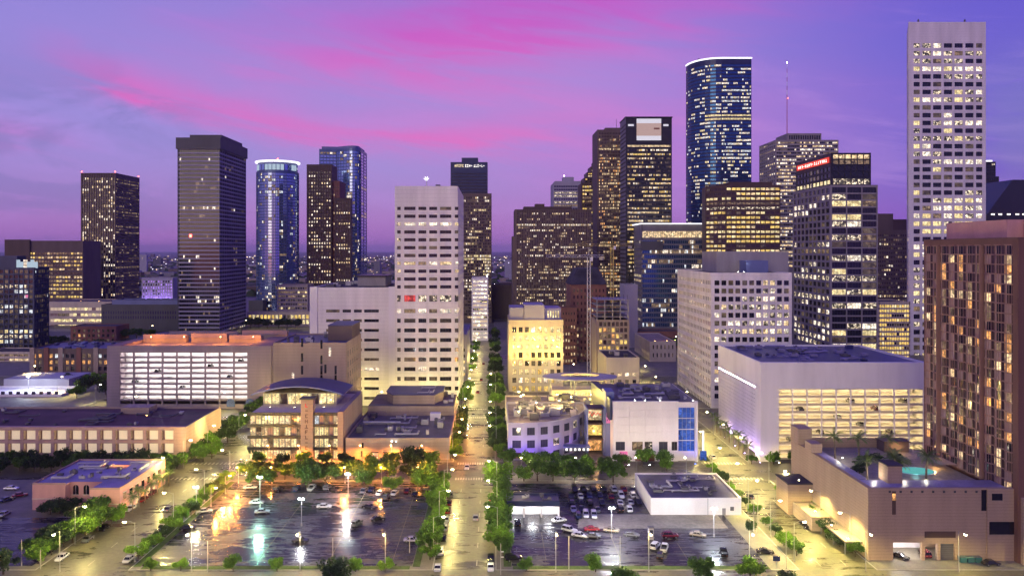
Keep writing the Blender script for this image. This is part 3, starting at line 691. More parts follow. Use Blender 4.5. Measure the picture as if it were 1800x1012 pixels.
for k in range(6):
    t = k * pi / 3; b.tube((-36, 402, PZ(327, d) + 4), (-36 + 1.5 * cos(t), 400.6, PZ(327, d) + 4.6 + 1.2 * sin(t)), .5, .12, 'rim_light', 5)
b.build('dish', B)
B = bld('office_block', 'broad white stone block with plain upper wall attached to white tower', -74, 401)
xl2 = PX(545, 401); volume(B, rect(xl2, xl - .05, 401, 470), 0, PZ(505, 401), 'white_stone',
       [dict(cols=cols_px(xl2, 401, ((571, 595), (600, 615), (620, 634), (638, 664))), zones=[zone_px(401, 538, 725, 11)], hf=.30, p=.2, pal=WHITE, ind=True, mull=3, sr=.9), None, None, None], r=.6, seed=13)
b = MB()
for q in ((xl2, xl2 + 4, 400.3, 401), (xl - 4, xl - .1, 400.3, 401)): b.box(*q, 0, PZ(505, 401) + .4, 'white_panel')
b.build('pilaster', B)
b = MB(); b.box(-78, -62, 430, 455, 62.6, 68, 'concrete'); b.box(-79, -61, 429, 456, 68, 68.6, 'black_metal'); b.build('rooftop_plant', B); units(B, xl2 + 4, -80, 410, 460, 62.6, 8, 6, 2, 5)
B = bld('narrow_block', 'narrow grey block with blue rooftop between white tower and the street', -20.5, 474)
volume(B, rect(-24, -17, 474, 540), 0, 30, 'grey_lav', [dict(n=2, wf=.6, zones=[(3, 22, 5)], p=.3), dict(n=12, wf=.6, zones=[(3, 26, 6)], p=.3), None, None], roof='roof_blue', seed=14)

# U  white grid office block
B = bld('grid_office', 'white mid-rise office with punched square windows and rooftop plant room', 134, 395)
xl, xr = PX(1249, 395), PX(1392, 395)
volume(B, rect(xl, xr, 395, 466), 0, PZ(479, 395), 'white_stone',
       [dict(n=11, wf=.72, zones=[zone_px(395, 490, 703, 15)], hf=.60, p=.62, pal=[('l_white', 3), ('l_warm', 2), ('l_part', 4)], ind=True, mull=1, ml=1.0, full=.2, empty=.2), None, None,
        dict(n=22, wf=.80, zones=[zone_px(395, 490, 735, 17)], hf=.52, p=.5, pal=[('l_dim', 4), ('g_curtain', 3), ('l_part', 2)], pr=.6, sr=1.0, ml=1.0, dark='g_violet')], r=.6, seed=17)
z = PZ(479, 395); b = MB(); b.box(127, 168, 428, 458, z - .7, z + 11, 'concrete'); b.box(140, 152, 416, 428, z - .7, z + 6, 'blue_panel'); b.build('rooftop_plant', B)
for x in (134.5, 138): flood(B, x, 414, z - .7, 500, (.9, .95, 1), (0, -.3, 1), 'lens_white', 150, .9)

# V  white garage with lit decks
B = bld('white_parking_garage', 'white parking garage with blank upper band and warm lit decks', 137, 295)
x0, x1, y0, y1 = 104.8, 170.5, 295, 351; zt, zb_ = 39.0, 28.6; w = MB()
w.box(x0 + .5, x1 - .5, y0 + 1.5, y1, zb_, 38.2, 'white_panel'); w.box(x0, x1, y0, y0 + 1.5, zb_, zt, 'white_panel'); w.box(x0, x0 + .8, y0 + 1.5, y1, zb_ - .1, zt, 'white_panel'); w.box(x1 - .8, x1, y0 + 1.5, y1, 0, zt, 'white_panel'); w.box(x0 + .8, x1 - .8, y1 - .6, y1, 0, zt, 'white_panel')
w.box(x0, x0 + 7.0, y0 + .02, y0 + 6, 0, zb_, 'white_panel'); w.box(x1 - 1.6, x1 - .8, y0 + .02, y0 + 1.6, 0, zb_, 'white_panel'); w.box(x0 + 10, x1 - .8, y0 + 9, y1 - .6, 0, zb_, 'white_panel')
w.build('wall', B)
b = MB(); b.box(x0 + .8, x1 - .8, y0 + 1.5, y1 - .6, 38.2, 38.26, 'roof_blue'); b.build('roof', B); units(B, x0 + 6, x1 - 6, y0 + 8, y1 - 6, 38.26, 26, 33, 1, 3.4, (.4, 1.4), ('roof_blue', 'unit_dark', 'roof_lav'))
pipes(B, x0 + 4, x1 - 4, y0 + 5, y1 - 5, 38.26, 10, 11, 'roof_lav')
garage(B, x0, x1, y0, y1, 1.2, zb_, 10, 9, 'cream', 'white_panel', 'tube_warm', .5, 2.15, 8, ends=(7.0, 1.6))
for k in range(17):
    z = 2.0 + k * 1.55; b = MB(); b.box(x0 + .1, x0 + .55, y0 + 6, y1 - .3, z, z + 1.42, 'white_panel'); b.build('louvre', B)
b = MB(); b.box(x0 + 3.2, x0 + 3.4, y0 + 6, y1 - .6, 0, zb_, 'white_panel'); b.box(x0 + .2, x0 + .45, y0 + 6, y1 - .3, zb_ - .6, zb_ - .1, 'tube_white'); b.build('side_screen', B)
for y in (299, 306, 318, 332): flood(B, x0 - 2.6, y, .2, 3400, (.42, .24, 1), (.35, .1, 1), 'lens_violet', 120)
flood(B, x0 - 1, y0 - 2.2, .2, 800, (.4, .2, 1), (.2, .25, 1), 'lens_violet', 100)
for x in (111, 125, 140, 155): flood(B, x, y0 - 3, .2, 500, (1, .74, .3), (0, .3, 1), 'lens_yellow', 130)

# EE  yellow floodlit building
B = bld('floodlit_block', 'yellow floodlit block with rows of lit rooms and lavender penthouse', 25, 440)
xl, xr = PX(894, 440), PX(990, 440); zt = PZ(562, 440)
volume(B, rect(xl, xr, 440, 475), 0, zt, 'cream', [dict(n=8, wf=.62, zones=[zone_px(440, 572, 720, 10)], hf=.62, p=.8, pal=[('l_yellow', 5), ('l_gold', 3), ('l_white', 1)], ind=True, mull=1, full=.5, empty=.0), None, None, dict(n=8, wf=.6, zones=[zone_px(440, 572, 720, 10)], p=.5, pal=GOLD)], r=.7, seed=19)
b = MB(); b.box(xl + .6, xl + 9, 442, 465, zt - .7, zt + 7, 'grey_lav'); b.box(xl + 9.2, xl + 21, 441, 465, zt - .7, zt + 8.6, 'grey_lav'); b.box(xl + 21.2, xr - 1, 443, 465, zt - .7, zt + 6.6, 'roof_lav'); b.build('penthouse', B)
b = MB()
for i in range(5): b.box(xl + 23 + i * 1.5, xl + 23.8 + i * 1.5, 442.9, 443, zt + 1, zt + 5, 'l_yellow')
b.build('window', B)
for x in (12, 20, 28, 37): flood(B, x, 434.5, 18, 4200, (1, .66, .10), (0, .55, 1), 'lens_yellow', 130)
for x in (14, 25, 36): pole_lamp(B, x, 428, 0, 28, 4200, (1, .68, .12), 'lens_yellow')  # added masts standing on the ground, to spread yellow evenly over the face

# FF  curved building of the open-air mall
B = bld('curved_mall', 'curved violet lit mall building with terrace roof full of plant units', 24, 296)
pts = []; R_ = 62.0; ccx, ccy = 12.0, 296.5 + R_
a_ = [(5.6, 297.5)] + [(ccx + R_ * sin(t), ccy - R_ * cos(t)) for t in [i * .062 for i in range(0, 7)]]
a_ = [(5.6, 296.6), (12, 296.5)] + [(12 + 28 * sin(i * pi / 16) * 1.0, 296.5 + 34 * (1 - cos(i * pi / 16))) for i in range(1, 8)]
pts = a_ + [(40.5, 338), (5.6, 338)]
cs = dict(n=1, wf=.62, zones=[(.3, 3.8, 1), (4.2, 8.8, 1), (9.2, 13.8, 1)], hf=.66, p=.55, pal=[('l_dim', 3), ('l_part', 4), ('g_grey', 3)], ind=True, mull=2, ml=.2, dark='g_grey', e=False)
cs0 = dict(cs); cs0['n'] = 2
volume(B, pts, 0, 15.0, 'grey_lav', [cs] * 8 + [None, None, None], r=.45, roof='roof_tan', seed=23, parapet=1.0)
pipes(B, 8, 36, 302, 335, 14.0, 9, 10, 'unit_metal'); units(B, 8, 36, 304, 336, 14.0, 30, 41, 2, 5, (1.2, 3.0), ('unit_metal', 'cream', 'unit_dark'))
for (x, y) in ((10, 300), (18, 318), (28, 322), (34, 330), (12, 332)): pole_lamp(B, x, y, 14.0, 4.5, 2400, (1, .72, .2), 'lens_yellow')
for x, y in ((6, 291.5), (14, 292), (24, 294), (32, 300), (38, 308)): flood(B, x, y, .2, 2400, (.26, .12, 1), (0, .4, 1), 'lens_violet', 120)
b = MB(); b.box(28, 38.5, 299, 303.5, 4.4, 4.8, 'blue_panel'); b.build('entrance_canopy', B)
for i in range(6): b = MB(); b.box(28.6 + i * 1.7, 29.4 + i * 1.7, 298.9, 299.0, 3.4, 4.3, 'sign_white'); b.build('canopy_light', B)

# HH  sign tower between
B = bld('sign_tower', 'slim open sign tower with stacked orange lit levels', 42, 304)
x0, x1, y0 = 38.2, 44.4, 304; w = MB()
for q in ((x0 - .6, x0), (x1, x1 + .6)): w.box(*q, y0, y0 + 8, 0, 19, 'blue_panel')
w.box(x1 + .7, x1 + 4.2, y0 - 1, y0 + 8, 0, 26, 'blue_panel'); w.box(x0, x1, y0 + 7.4, y0 + 8, 0, 19, 'tan'); w.build('frame', B)
for f, st in enumerate(('l_orange', 'l_gold', 'l_warm')):
    z = 1 + f * 6.2; b = MB(); b.box(x0, x1, y0 + .2, y0 + 7.4, z + 5.2, z + 5.7, 'brown_dark'); b.build('floor_slab', B)
    b = MB(); b.box(x0 + .4, x1 - .4, y0 + 2.6, y0 + 2.8, z + .5, z + 4.6, st); b.build('lit_panel', B)
b = MB(); z = 16.4; p_ = None
for i in range(15):
    t = i / 14; q = (x0 + .6 + t * 5.0, y0 + 2.4, z + 1.0 * sin(t * 19) * (1.0 if t < .3 else .55)); 
    if p_: b.tube(p_, q, .16, .16, 'sign_red', 4)
    p_ = q
b.build('script_sign', B)
b = MB(); b.box(x1 + 1, x1 + 4, y0 - 1.15, y0 - 1.0, 13.4, 17.6, 'pink_lit'); b.build('sign_panel', B)
b = MB(); b.tube((x1 + 1.4, y0 - 1.3, 14.4), (x1 + 2.4, y0 - 1.3, 16.8), .15, .15, 'navy_metal', 4); b.tube((x1 + 1.4, y0 - 1.3, 16.8), (x1 + 2.4, y0 - 1.3, 14.4), .15, .15, 'navy_metal', 4); b.tube((x1 + 2.9, y0 - 1.3, 16.6), (x1 + 3.6, y0 - 1.3, 14.6), .15, .15, 'navy_metal', 4); b.build('sign_mark', B)
light(B, (-.5, -3, 8), 700, (1, .5, .2), .5)

# GG  white box with blue glass corner
B = bld('white_cinema', 'white panelled box with blue lit glass corner and crowded roof', 63, 295)
x0, x1, y0, y1 = 47.0, 80.2, 295, 337; zt = 23.8; w = MB()
w.box(x0, 72.6, y0 + .6, y1, 0, zt - .6, 'white_panel'); w.box(72.6, x1, y0 + 1.2, y1, 0, zt - .6, 'white_panel'); w.box(79.2, x1, y0, y0 + 1.2, 0, zt, 'white_panel')
w.box(x0, 72.6, y0, y0 + .6, zt - .6, zt, 'white_panel')
w.build('wall', B)
for k in range(5):
    for j in range(4):
        xa = x0 + j * 6.4; b = MB(); b.box(xa + .03, xa + 6.37, y0 + .2, y0 + .6, 8.6 + k * 2.95 + .03, 8.6 + (k + 1) * 2.95 - .03, 'white_panel'); b.build('wall_panel', B)
for i, (xa, xb, st) in enumerate(((48, 51.6, 'g_grey'), (54.4, 58.6, 'l_dim'), (59.4, 62.4, 'l_part'), (65, 68.4, 'g_grey'), (70, 72.2, 'g_dark'))):
    me = window_mesh(xb - xa, 3.4, st, 1, 'frame'); child('window', me, B, ((xa + xb) / 2 - 63, .56, 4.4))
for k in range(4):
    z = 4.0 + k * 4.35; me = window_mesh(6.4, 4.05, 'l_blue', 3, 'steel'); child('window', me, B, (75.9 - 63, 1.1, z))
b = MB(); b.box(x0 + .3, x1 - .3, y0 + 1.4, y1 - .3, zt - .6, zt - .54, 'roof_wet'); b.build('roof', B); units(B, x0 + 3, x1 - 3, y0 + 5, y1 - 4, zt - .54, 24, 51, 1, 3.4, (.6, 1.8))
pipes(B, x0 + 3, x1 - 3, y0 + 5, y1 - 4, zt - .54, 9, 7)
for x in (56, 60, 66, 79): flood(B, x, y0 + 3, zt - .54, 500, (.9, .95, 1), (0, .4, 1), 'lens_white', 150, .5)
w = MB(); w.prism([(45.8, 297), (46.8, 297), (46.8, 336), (43.5, 336)], 16, 24.4, 'navy_metal'); w.build('side_fin', B)
for x in (52, 60, 68): flood(B, x, 289, .2, 420, (1, .78, .80), (0, .5, 1), 'lens_white', 120)  # added floods, brightening the white front wall
flood(B, 78, 290.5, .2, 1200, (.15, .12, 1), (0, .4, 1), 'lens_blue', 130); flood(B, 82.5, 297, .2, 1200, (.2, .15, 1), (-.3, .3, 1), 'lens_blue', 130)
for x, st in ((57, 'brown_red'), (62, 'brown_red')):
    b = MB(); b.box(x - 1.3, x + 1.3, y0 + .45, y0 + .6, .2, 3.4, st); b.box(x - 1.6, x + 1.6, y0 - .6, y0 + .6, 3.4, 3.6, 'white_panel'); b.build('door', B)
b = MB(); b.box(49.5, 52.5, y0 - .3, y0 + .6, .3, 4.0, 'pink_lit'); b.build('lit_poster', B)

# II  elliptical canopy over the mall street
B = bld('oval_canopy', 'oval grey roof canopy over yellow lit mall terrace', 46, 392)
def ellipse(cx, cy, rx, ry, n=28): return [(cx + rx * cos(2 * pi * i / n), cy + ry * sin(2 * pi * i / n)) for i in range(n)]
cx, cy = PX(1019, 392), 392; zc = 17.5; e1 = ellipse(cx, cy, 19.5, 12); e2 = ellipse(cx, cy, 10, 6); b = MB(); n = len(e1)
for i in range(n):
    j = (i + 1) % n
    b.poly([(*e1[i], zc), (*e1[j], zc), (*e2[j], zc + .5), (*e2[i], zc + .5)], 'grey_lav'); b.poly([(*e1[j], zc - .6), (*e1[i], zc - .6), (*e2[i], zc - .6), (*e2[j], zc - .6)], 'cream')
    b.poly([(*e1[i], zc - .6), (*e1[j], zc - .6), (*e1[j], zc), (*e1[i], zc)], 'grey_lav'); b.poly([(*e2[j], zc - .6), (*e2[i], zc - .6), (*e2[i], zc + .5), (*e2[j], zc + .5)], 'cream')
b.build('canopy_ring', B)
for i in range(0, n, 4): b = MB(); q = ellipse(cx, cy, 17, 10)[i]; b.tube((*q, 0), (*q, zc - .6), .3, .3, 'steel', 6); b.build('column', B)
w = MB(); w.box(cx - 14, cx + 16, 398, 410, 0, 9, 'cream'); w.build('kiosk', B)
for i in range(8): b = MB(); b.box(cx - 13 + i * 3.6, cx - 10.2 + i * 3.6, 397.9, 398, 1, 8, 'l_yellow'); b.build('window', B)
for x, y in ((-10, -5), (0, -8), (10, -5), (0, 4), (12, 3), (-12, 3)): flood(B, cx + x, cy + y, .2, 5200, (1, .70, .12), (0, .1, 1), 'lens_yellow', 165)

# small mall block behind it
B = bld('beige_store', 'beige flat store with plant yard behind oval canopy', 66, 440)
volume(B, rect(PX(1066, 430), PX(1124, 430), 430, 465), 0, PZ(628, 430), 'cream', [dict(n=4, wf=.5, zones=[(2, 14, 3)], p=.3), None, None, None], seed=25)
units(B, 67, 82, 433, 460, PZ(628, 430) - .7, 5, 61)
B = bld('mall_terrace', 'low yellow lit terrace building between curved mall and floodlit block', 22, 345)
volume(B, rect(5.6, 58, 346, 371), 0, 11.5, 'cream', [dict(n=14, wf=.7, zones=[(1, 11, 2)], hf=.7, p=.8, pal=[('l_yellow', 4), ('l_gold', 2)]), None, None, None], roof='roof_tan', seed=26)
units(B, 8, 56, 348, 369, 10.8, 16, 62, 1.5, 4); 
for x in (14, 30, 46): pole_lamp(B, x, 355, 10.8, 4, 5200, (1, .70, .12), 'lens_yellow')

# W  hotel tower with bowed balconies
B = bld('hotel_tower', 'tall red brick hotel slab with bowed bays and scattered orange lit rooms', 157, 199)
x0, x1, y0, y1 = 139.0, 176, 199, 243; zt = 86.4; zb_ = 18.0; NB, NF = 10, 25; bw = (y1 - y0 - 2.2) / NB; fh = (zt - 2 - zb_) / NF
w = MB(); w.box(x0 + 1.6, x1, y0 + .01, y1, 0, zt, 'hotel_brick'); w.box(x0, x0 + 1.6, y0, y0 + 2.2, 0, zt, 'hotel_brick'); w.box(x0 + .1, x0 + 1.6, y0 + 2.2, y1, zt - 2, zt - .02, 'hotel_brick'); w.box(x0 + .2, x0 + 1.6, y1 - .8, y1 + .02, 0, zt, 'hotel_brick')
w.build('wall', B)
rn = random.Random(77)
slab = MB(); prof = []
for i in range(NB):
    for t in range(6): prof.append((-(.25 + 1.0 * sin(pi * t / 6) ** .7), i * bw + bw * t / 6))
prof.append((-.25, NB * bw)); n = len(prof)
for (za, zb2, mt) in ((0, .34, 'hotel_rail'),):
    for i in range(n - 1):
        (xa, ya), (xb, yb) = prof[i], prof[i + 1]
        slab.poly([(xb, yb, za), (xa, ya, za), (xa, ya, zb2), (xb, yb, zb2)], mt); slab.poly([(xa, ya, zb2), (1.6, ya, zb2), (1.6, yb, zb2), (xb, yb, zb2)][::-1], mt); slab.poly([(xa, ya, za), (1.6, ya, za), (1.6, yb, za), (xb, yb, za)], mt)
sme = slab.mesh('floor_edge')
for f in range(NF + 1): child('floor_edge', sme, B, (x0 + .9 - 157, y0 + 2.2 - 199, zb_ + f * fh - .1))
def bay_mesh(style):
    k = ('bay', style)
    if k not in WIN:
        b = MB(); pr = [(-(.10 + .9 * sin(pi * t / 6) ** .7), bw * (t / 6 - .5)) for t in range(7)]
        for i in range(6):
            (xa, ya), (xb, yb) = pr[i], pr[i + 1]; b.poly([(xb, yb, 0), (xa, ya, 0), (xa, ya, fh - .34), (xb, yb, fh - .34)], style if i in (1, 2, 4) else ('g_curtain' if i == 3 else 'g_brown'))
            b.box(xa - .06, xa + .06, ya - .05, ya + .05, 0, fh - .34, 'hotel_rail')
        WIN[k] = b.mesh('bay_window')
    return WIN[k]
for f in range(NF):
    for i in range(NB):
        st = 'g_dark' if f == NF - 1 else pick(rn, [('g_brown', 30), ('g_curtain', 30), ('g_dark', 14), ('l_orange', 15), ('l_warm', 9), ('l_dim', 18)])
        child('bay_window', bay_mesh(st), B, (x0 + .9 - 157, y0 + 2.2 - 199 + (i + .5) * bw, zb_ + f * fh + .34 - .1))
for i in (3, 8): b = MB(); b.box(x0 - .75, x0 + .9, y0 + 2.2 + i * bw - .15, y0 + 2.2 + i * bw + .15, zb_, zt - 2, 'hotel_rail'); b.build('fin', B)
b = MB(); b.box(x0 + 1.6, x1 - .1, y0 + .2, y1 - .1, zt, zt + .1, 'roof_dark'); b.build('roof', B)
b = MB(); b.box(x0 + 4.5, x1 - 1, 210, 238, zt + .1, zt + 5.2, 'pink_stucco'); b.box(x0 + 9, x1 - 1, 204, 210, zt + .1, zt + 5.0, 'pink_stucco'); b.build('penthouse', B)

# podium of the hotel
B = bld('hotel_podium', 'tan blank-walled hotel podium with pool deck on its roof', 120, 201)
x0, x1, y0, y1 = 100.2, 138.9, 201, 252; zt = 19.4; w = MB()
w.box(x0, 139.6, y0 + .0, y0 + 1.0, 6.0, zt, 'podium_stone')                       # front wall above the openings
for xa, xb in ((x0, 106.9), (114.6, 115.4), (118.8, 119.6), (123.4, 139.6)): w.box(xa, xb, y0 + .02, y0 + .98, 0, 6.0, 'podium_stone')
w.box(115.4, 118.8, y0 + .02, y0 + .98, 4.6, 6.0, 'podium_stone'); w.box(119.6, 123.4, y0 + .02, y0 + .98, 4.6, 6.0, 'podium_stone'); w.box(106.9, 114.6, y0 + .02, y0 + .98, 4.9, 6.0, 'podium_stone')
w.box(x0, x0 + 1.2, y0 + 1, y1, 0, zt + .02, 'podium_stone'); w.box(x0 + 1.2, 138.9, y0 + 9, y1, 0, 16.9, 'podium_stone'); w.box(x0 + 1.2, 138.9, y0 + 1, y0 + 9, 6.0, zt - .6, 'podium_stone'); w.box(x0, 138.9, y1, y1 + 1, 0, zt + .6, 'podium_stone')
w.box(139.6, 178, y0 - 3, y0 - 2.05, 0, 17.6, 'podium_stone'); w.box(131.9, 139.6, y0 - .35, y0, 0, zt - .02, 'podium_stone'); w.build('wall', B)
b = MB(); b.box(x0 + 1.2, 138.9, y0 + 1, y0 + 9, zt - .6, zt - .54, 'roof_lav'); b.build('roof', B)
b = MB(); b.box(x0 + 1.2, 138.9, y0 + 9, y1, 16.9, 17.0, 'concrete_slab'); b.build('pool_deck', B)
b = MB(); b.box(x0 + 1.3, x0 + 4.5, y0 + 10, y0 + 40, 17, zt - .3, 'roof_lav'); b.box(x0 + 4.6, x0 + 5.2, y0 + 10, y1, 17, zt - 1, 'podium_stone'); b.build('walkway', B)
pe = ellipse(126.5, 225, 5.2, 3.6, 20); b = MB(); b.prism(pe, 17.0, 17.12, 'pool_glow'); b.prism(ellipse(126.5, 225, 5.8, 4.2, 20), 17.0, 17.06, 'pool_tile'); b.build('pool', B); light(B, (6.5, 24, 18.2), 260, (.3, .95, .9), .8)
b = MB(); b.box(108.6, 112.6, 207, 212, zt - .54, 23.6, 'podium_stone'); b.box(108.4, 112.8, 206.8, 212.2, 23.6, 23.9, 'roof_dark'); b.build('stair_house', B)
b = MB(); b.box(x0 - .4, x0 + 3, 236, 241, zt, 22.2, 'podium_stone'); b.build('vent_house', B)
b = MB(); b.box(x0 - .4, x0 + 4, 246, 252.5, zt, 24.6, 'podium_stone'); b.build('stair_house', B)
b = MB(); b.box(128, 136, 246, 251, 17, 20.2, 'brown_stone'); b.prism([(127.6, 245.6), (136.4, 245.6), (136.4, 251.4), (127.6, 251.4)], 20.2, 20.5, 'brown_dark'); b.build('cabana', B); light(B, (12, 43, 19), 300, (1, .6, .25), .3)
for i in range(6): b = MB(); b.box(132.5 + i * .8, 133.0 + i * .8, 222, 231, 19.6, 19.8, 'tan'); b.build('pergola_slat', B)
light(B, (14, 27, 18.5), 350, (1, .55, .2), .3)
for i in range(9): b = MB(); x = 106 + i * 2.9; b.box(x - .3, x + .3, y0 - .05, y0 + .1, zt - 1.2, zt - .6, 'frame'); b.build('scupper', B)
for xa, xb, za, zb2, st in ((106.6, 107.6, 12.4, 18.6, 'brown_dark'), (106.65, 107.55, 16.2, 18.0, 'l_orange'), (130.5, 131.85, 13.4, 19.0, 'g_dark'), (115.3, 123.6, 6.2, 7.9, 'brown_dark')):
    b = MB(); yy = y0 - .08 if st == 'l_orange' else y0 - .04; b.box(xa, xb, yy, y0 + .1, za, zb2, st); b.build('window', B)
for xa, xb, za, zb2 in ((133.1, 135.9, 16.3, 18.1), (132.4, 139.4, 7.2, 10.6)): b = MB(); b.box(xa, xb, y0 - .42, y0 - .3, za, zb2, 'g_dark'); b.box(xa - .1, xb + .1, y0 - .5, y0 - .35, za - .2, za, 'tan'); b.build('window', B)
b = MB(); b.box(119.8, 123.2, y0 + .3, y0 + .5, .2, 4.5, 'unit_dark')
for i in range(8): b.box(119.8, 123.2, y0 + .24, y0 + .3, .4 + i * .52, .5 + i * .52, 'frame')
b.build('roller_door', B)
b = MB(); b.box(103, 119, y0 + 8.6, y0 + 8.9, .2, 6, 'white_panel'); b.box(107.5, 114, y0 + 3.4, y0 + 3.7, 4.3, 4.5, 'tube_white'); b.box(115.8, 118.4, y0 + 3.4, y0 + 3.7, 4.2, 4.4, 'tube_white'); b.build('loading_bay', B)
light(B, (-9.5, 4.5, 3.9), 420, (1, .96, .9), .4)
b = MB(); b.box(92.5, x0, 236, 246, .1, 9.5, 'podium_stone'); b.box(92.3, x0, 235.8, 246.2, 9.5, 9.9, 'roof_dark'); b.build('side_wing', B)
b = MB(); b.box(94, x0, 222, 236, .1, 4.2, 'tan'); b.build('side_wing', B)
b = MB(); b.box(95.5, x0, 204, 221, 3.6, 4.0, 'roof_tan'); 
for y in (205, 212, 220): b.tube((95.9, y, .1), (95.9, y, 3.6), .15, .15, 'steel', 6)
b.build('side_canopy', B)
for y in (205, 215, 226, 238): flood(B, x0 - 3.5, y, 4.1 if y < 221 else (4.3 if y < 236 else 10), 130, (1, .62, .3), (.4, 0, 1), 'lens_yellow', 140)

# white low building in the lot
B = bld('white_shed', 'low white walled building with cluttered wet roof in the lot', 64, 235)
x0, x1, y0, y1 = 49.2, 77.6, 235.4, 262; w = MB(); w.box(x0, x1, y0, y1, 0, 4.9, 'white_panel')
for q in ((x0, x1, y0, y0 + .35), (x0, x0 + .35, y0 + .35, y1), (x1 - .35, x1, y0 + .35, y1), (x0 + .35, x1 - .35, y1 - .35, y1)): w.box(*q, 4.9, 5.5, 'white_panel')
w.build('wall', B); b = MB(); b.box(x0 + .35, x1 - .35, y0 + .35, y1 - .35, 4.9, 4.95, 'roof_wet'); b.build('roof', B)
units(B, x0 + 2, x1 - 2, y0 + 4, y1 - 2, 4.95, 22, 71, .8, 2.4, (.5, 1.5))
pipes(B, x0 + 2, x1 - 2, y0 + 3, y1 - 2, 4.95, 8, 9)
b = MB(); b.box(x0 + 17.8, x0 + 18.0, y0 - .08, y0, 0, 5.4, 'steel'); b.build('downpipe', B); b = MB(); b.box(x1 - 3.5, x1 - 2.4, y0 - .3, y0, 1.6, 2.8, 'unit_dark'); b.build('meter_box', B)
b = MB(); b.box(x1 - 6, x1 - 4.9, y0 - .05, y0, .2, 2.3, 'grey_mid'); b.build('door', B)

# small kiosk building with bright bays
B = bld('car_wash', 'small dark roofed building with three bluish lit bays', 12, 233)
x0, x1, y0, y1 = 3.9, 20.4, 233, 241; w = MB(); w.box(x0, x1, y0 + 3, y1, 0, 4.6, 'white_panel'); w.box(x0, x1, y0, y0 + .6, 3.6, 5.3, 'navy_metal')
for x in (x0, x0 + 5.3, x0 + 10.7, x1 - .4): w.box(x, x + .4, y0 + .05, y0 + 3, 0, 3.6, 'white_panel')
w.box(x0, x1, y0 + .6, y0 + 3, 4.4, 4.6, 'navy_metal')
for q in ((x0, x0 + .3, y0 + .6, y1), (x1 - .3, x1, y0 + .6, y1), (x0 + .3, x1 - .3, y1 - .3, y1)): w.box(*q, 4.61, 5.2, 'navy_metal')
w.build('wall', B); b = MB(); b.box(x0 + .3, x1 - .3, y0 + .6, y1 - .3, 4.62, 4.68, 'roof_wet'); b.build('roof', B); units(B, x0 + 1, x1 - 1, y0 + 1.5, y1 - 1, 4.68, 6, 81, .7, 1.6, (.4, .9))
for x in (x0 + 2.8, x0 + 8.2, x0 + 13.4):
    b = MB(); b.box(x - 1.6, x + 1.6, y0 + 1.2, y0 + 1.5, 3.45, 3.58, 'tube_white'); b.build('light_tube', B); light(B, (x - 12, .9, 3.1), 260, (.75, .93, 1), .3)
# ------------------------------------------------------------------ skyline towers
def zp(d, y_hi, y_lo, m): return [(PZ(y_lo, d), PZ(y_hi, d), m)]
def tower(name, label, pxl, pxr, d, ytop, depth, wall, front=None, left=None, right=None, r=.6, roof='roof_dark', seed=1, xl=None, xr=None, core=None, z0=0):
    x0 = PX(pxl, d) if xl is None else xl; x1 = PX(pxr, d) if xr is None else xr
    B = bld(name, label, (x0 + x1) / 2, d)
    volume(B, rect(x0, x1, d, d + depth), z0, PZ(ytop, d), wall, [front, right, None, left], r, roof, seed, core)
    return B, x0, x1, PZ(ytop, d)
def more(B, pxl, pxr, d, ytop, depth, wall, front=None, left=None, right=None, r=.6, roof='roof_dark', seed=1, z0=0, core=None, name='wall'):
    x0, x1 = PX(pxl, d), PX(pxr, d); volume(B, rect(x0, x1, d, d + depth), z0, PZ(ytop, d), wall, [front, right, None, left], r, roof, seed, core, name); return x0, x1, PZ(ytop, d)

# grey slab tower with horizontal ledges
d = 745
hs = dict(n=22, wf=.86, zones=zp(d, 262, 590, 46), hf=.66, p=.06, pal=[('l_white', 2), ('l_dim', 4)], pr=.3, sr=1.0, dark='g_dark', full=.02, run=.3, ml=.6, pier='grey_dark', spandrel='grey_lav')
hs2 = dict(hs); hs2.update(n=12, pr=.9, pier='grey_mid', wf=.74)
B, x0, x1, zt = tower('ledge_tower', 'tall dark grey tower banded with thin horizontal ledges', 312, 386, d, 243, 80, 'grey_dark', hs, None, hs2, 1.0, seed=101)
b = MB(); b.box(x0 - 1.2, x1 + 1.2, d - 1.2, d + 81.2, PZ(262, d), zt + .5, 'grey_dark'); b.build('crown_band', B)
b = MB(); b.box(x0 + 9, x1 - 1, d + 8, d + 70, zt + .5, zt + 4.5, 'grey_dark'); b.build('penthouse', B)
b = MB(); xx = PX(335, d); b.box(xx - 1.2, xx + 1.2, d - .2, d, PZ(417, d), PZ(412, d), 'beacon'); b.build('red_sign', B)
# fluted tower
d = 1250
vs = dict(n=14, wf=.55, zones=zp(d, 312, 530, 46), hf=.80, p=.22, pal=[('l_white', 3), ('l_warm', 2)], pr=1.0, sr=.35, full=.03, run=.2, ml=.6, spandrel='brown_dark')
B, x0, x1, zt = tower('fluted_tower', 'brown fluted tower with red lights on its flat roof corners', 142, 203, d, 304, 85, 'brown_stone', vs, None, dict(n=20, wf=.6, zones=zp(d, 312, 530, 42), hf=.55, p=.35, pal=[('l_dim', 6), ('l_warm', 3)], pr=.8, sr=1, dark='g_brown', full=.2), 1.1, seed=102)
for x, y in ((x0 + 1, d + 1), (x1 - 1, d + 1), (x1 - 1, d + 83)): beacon(B, x, y, zt, s=2)
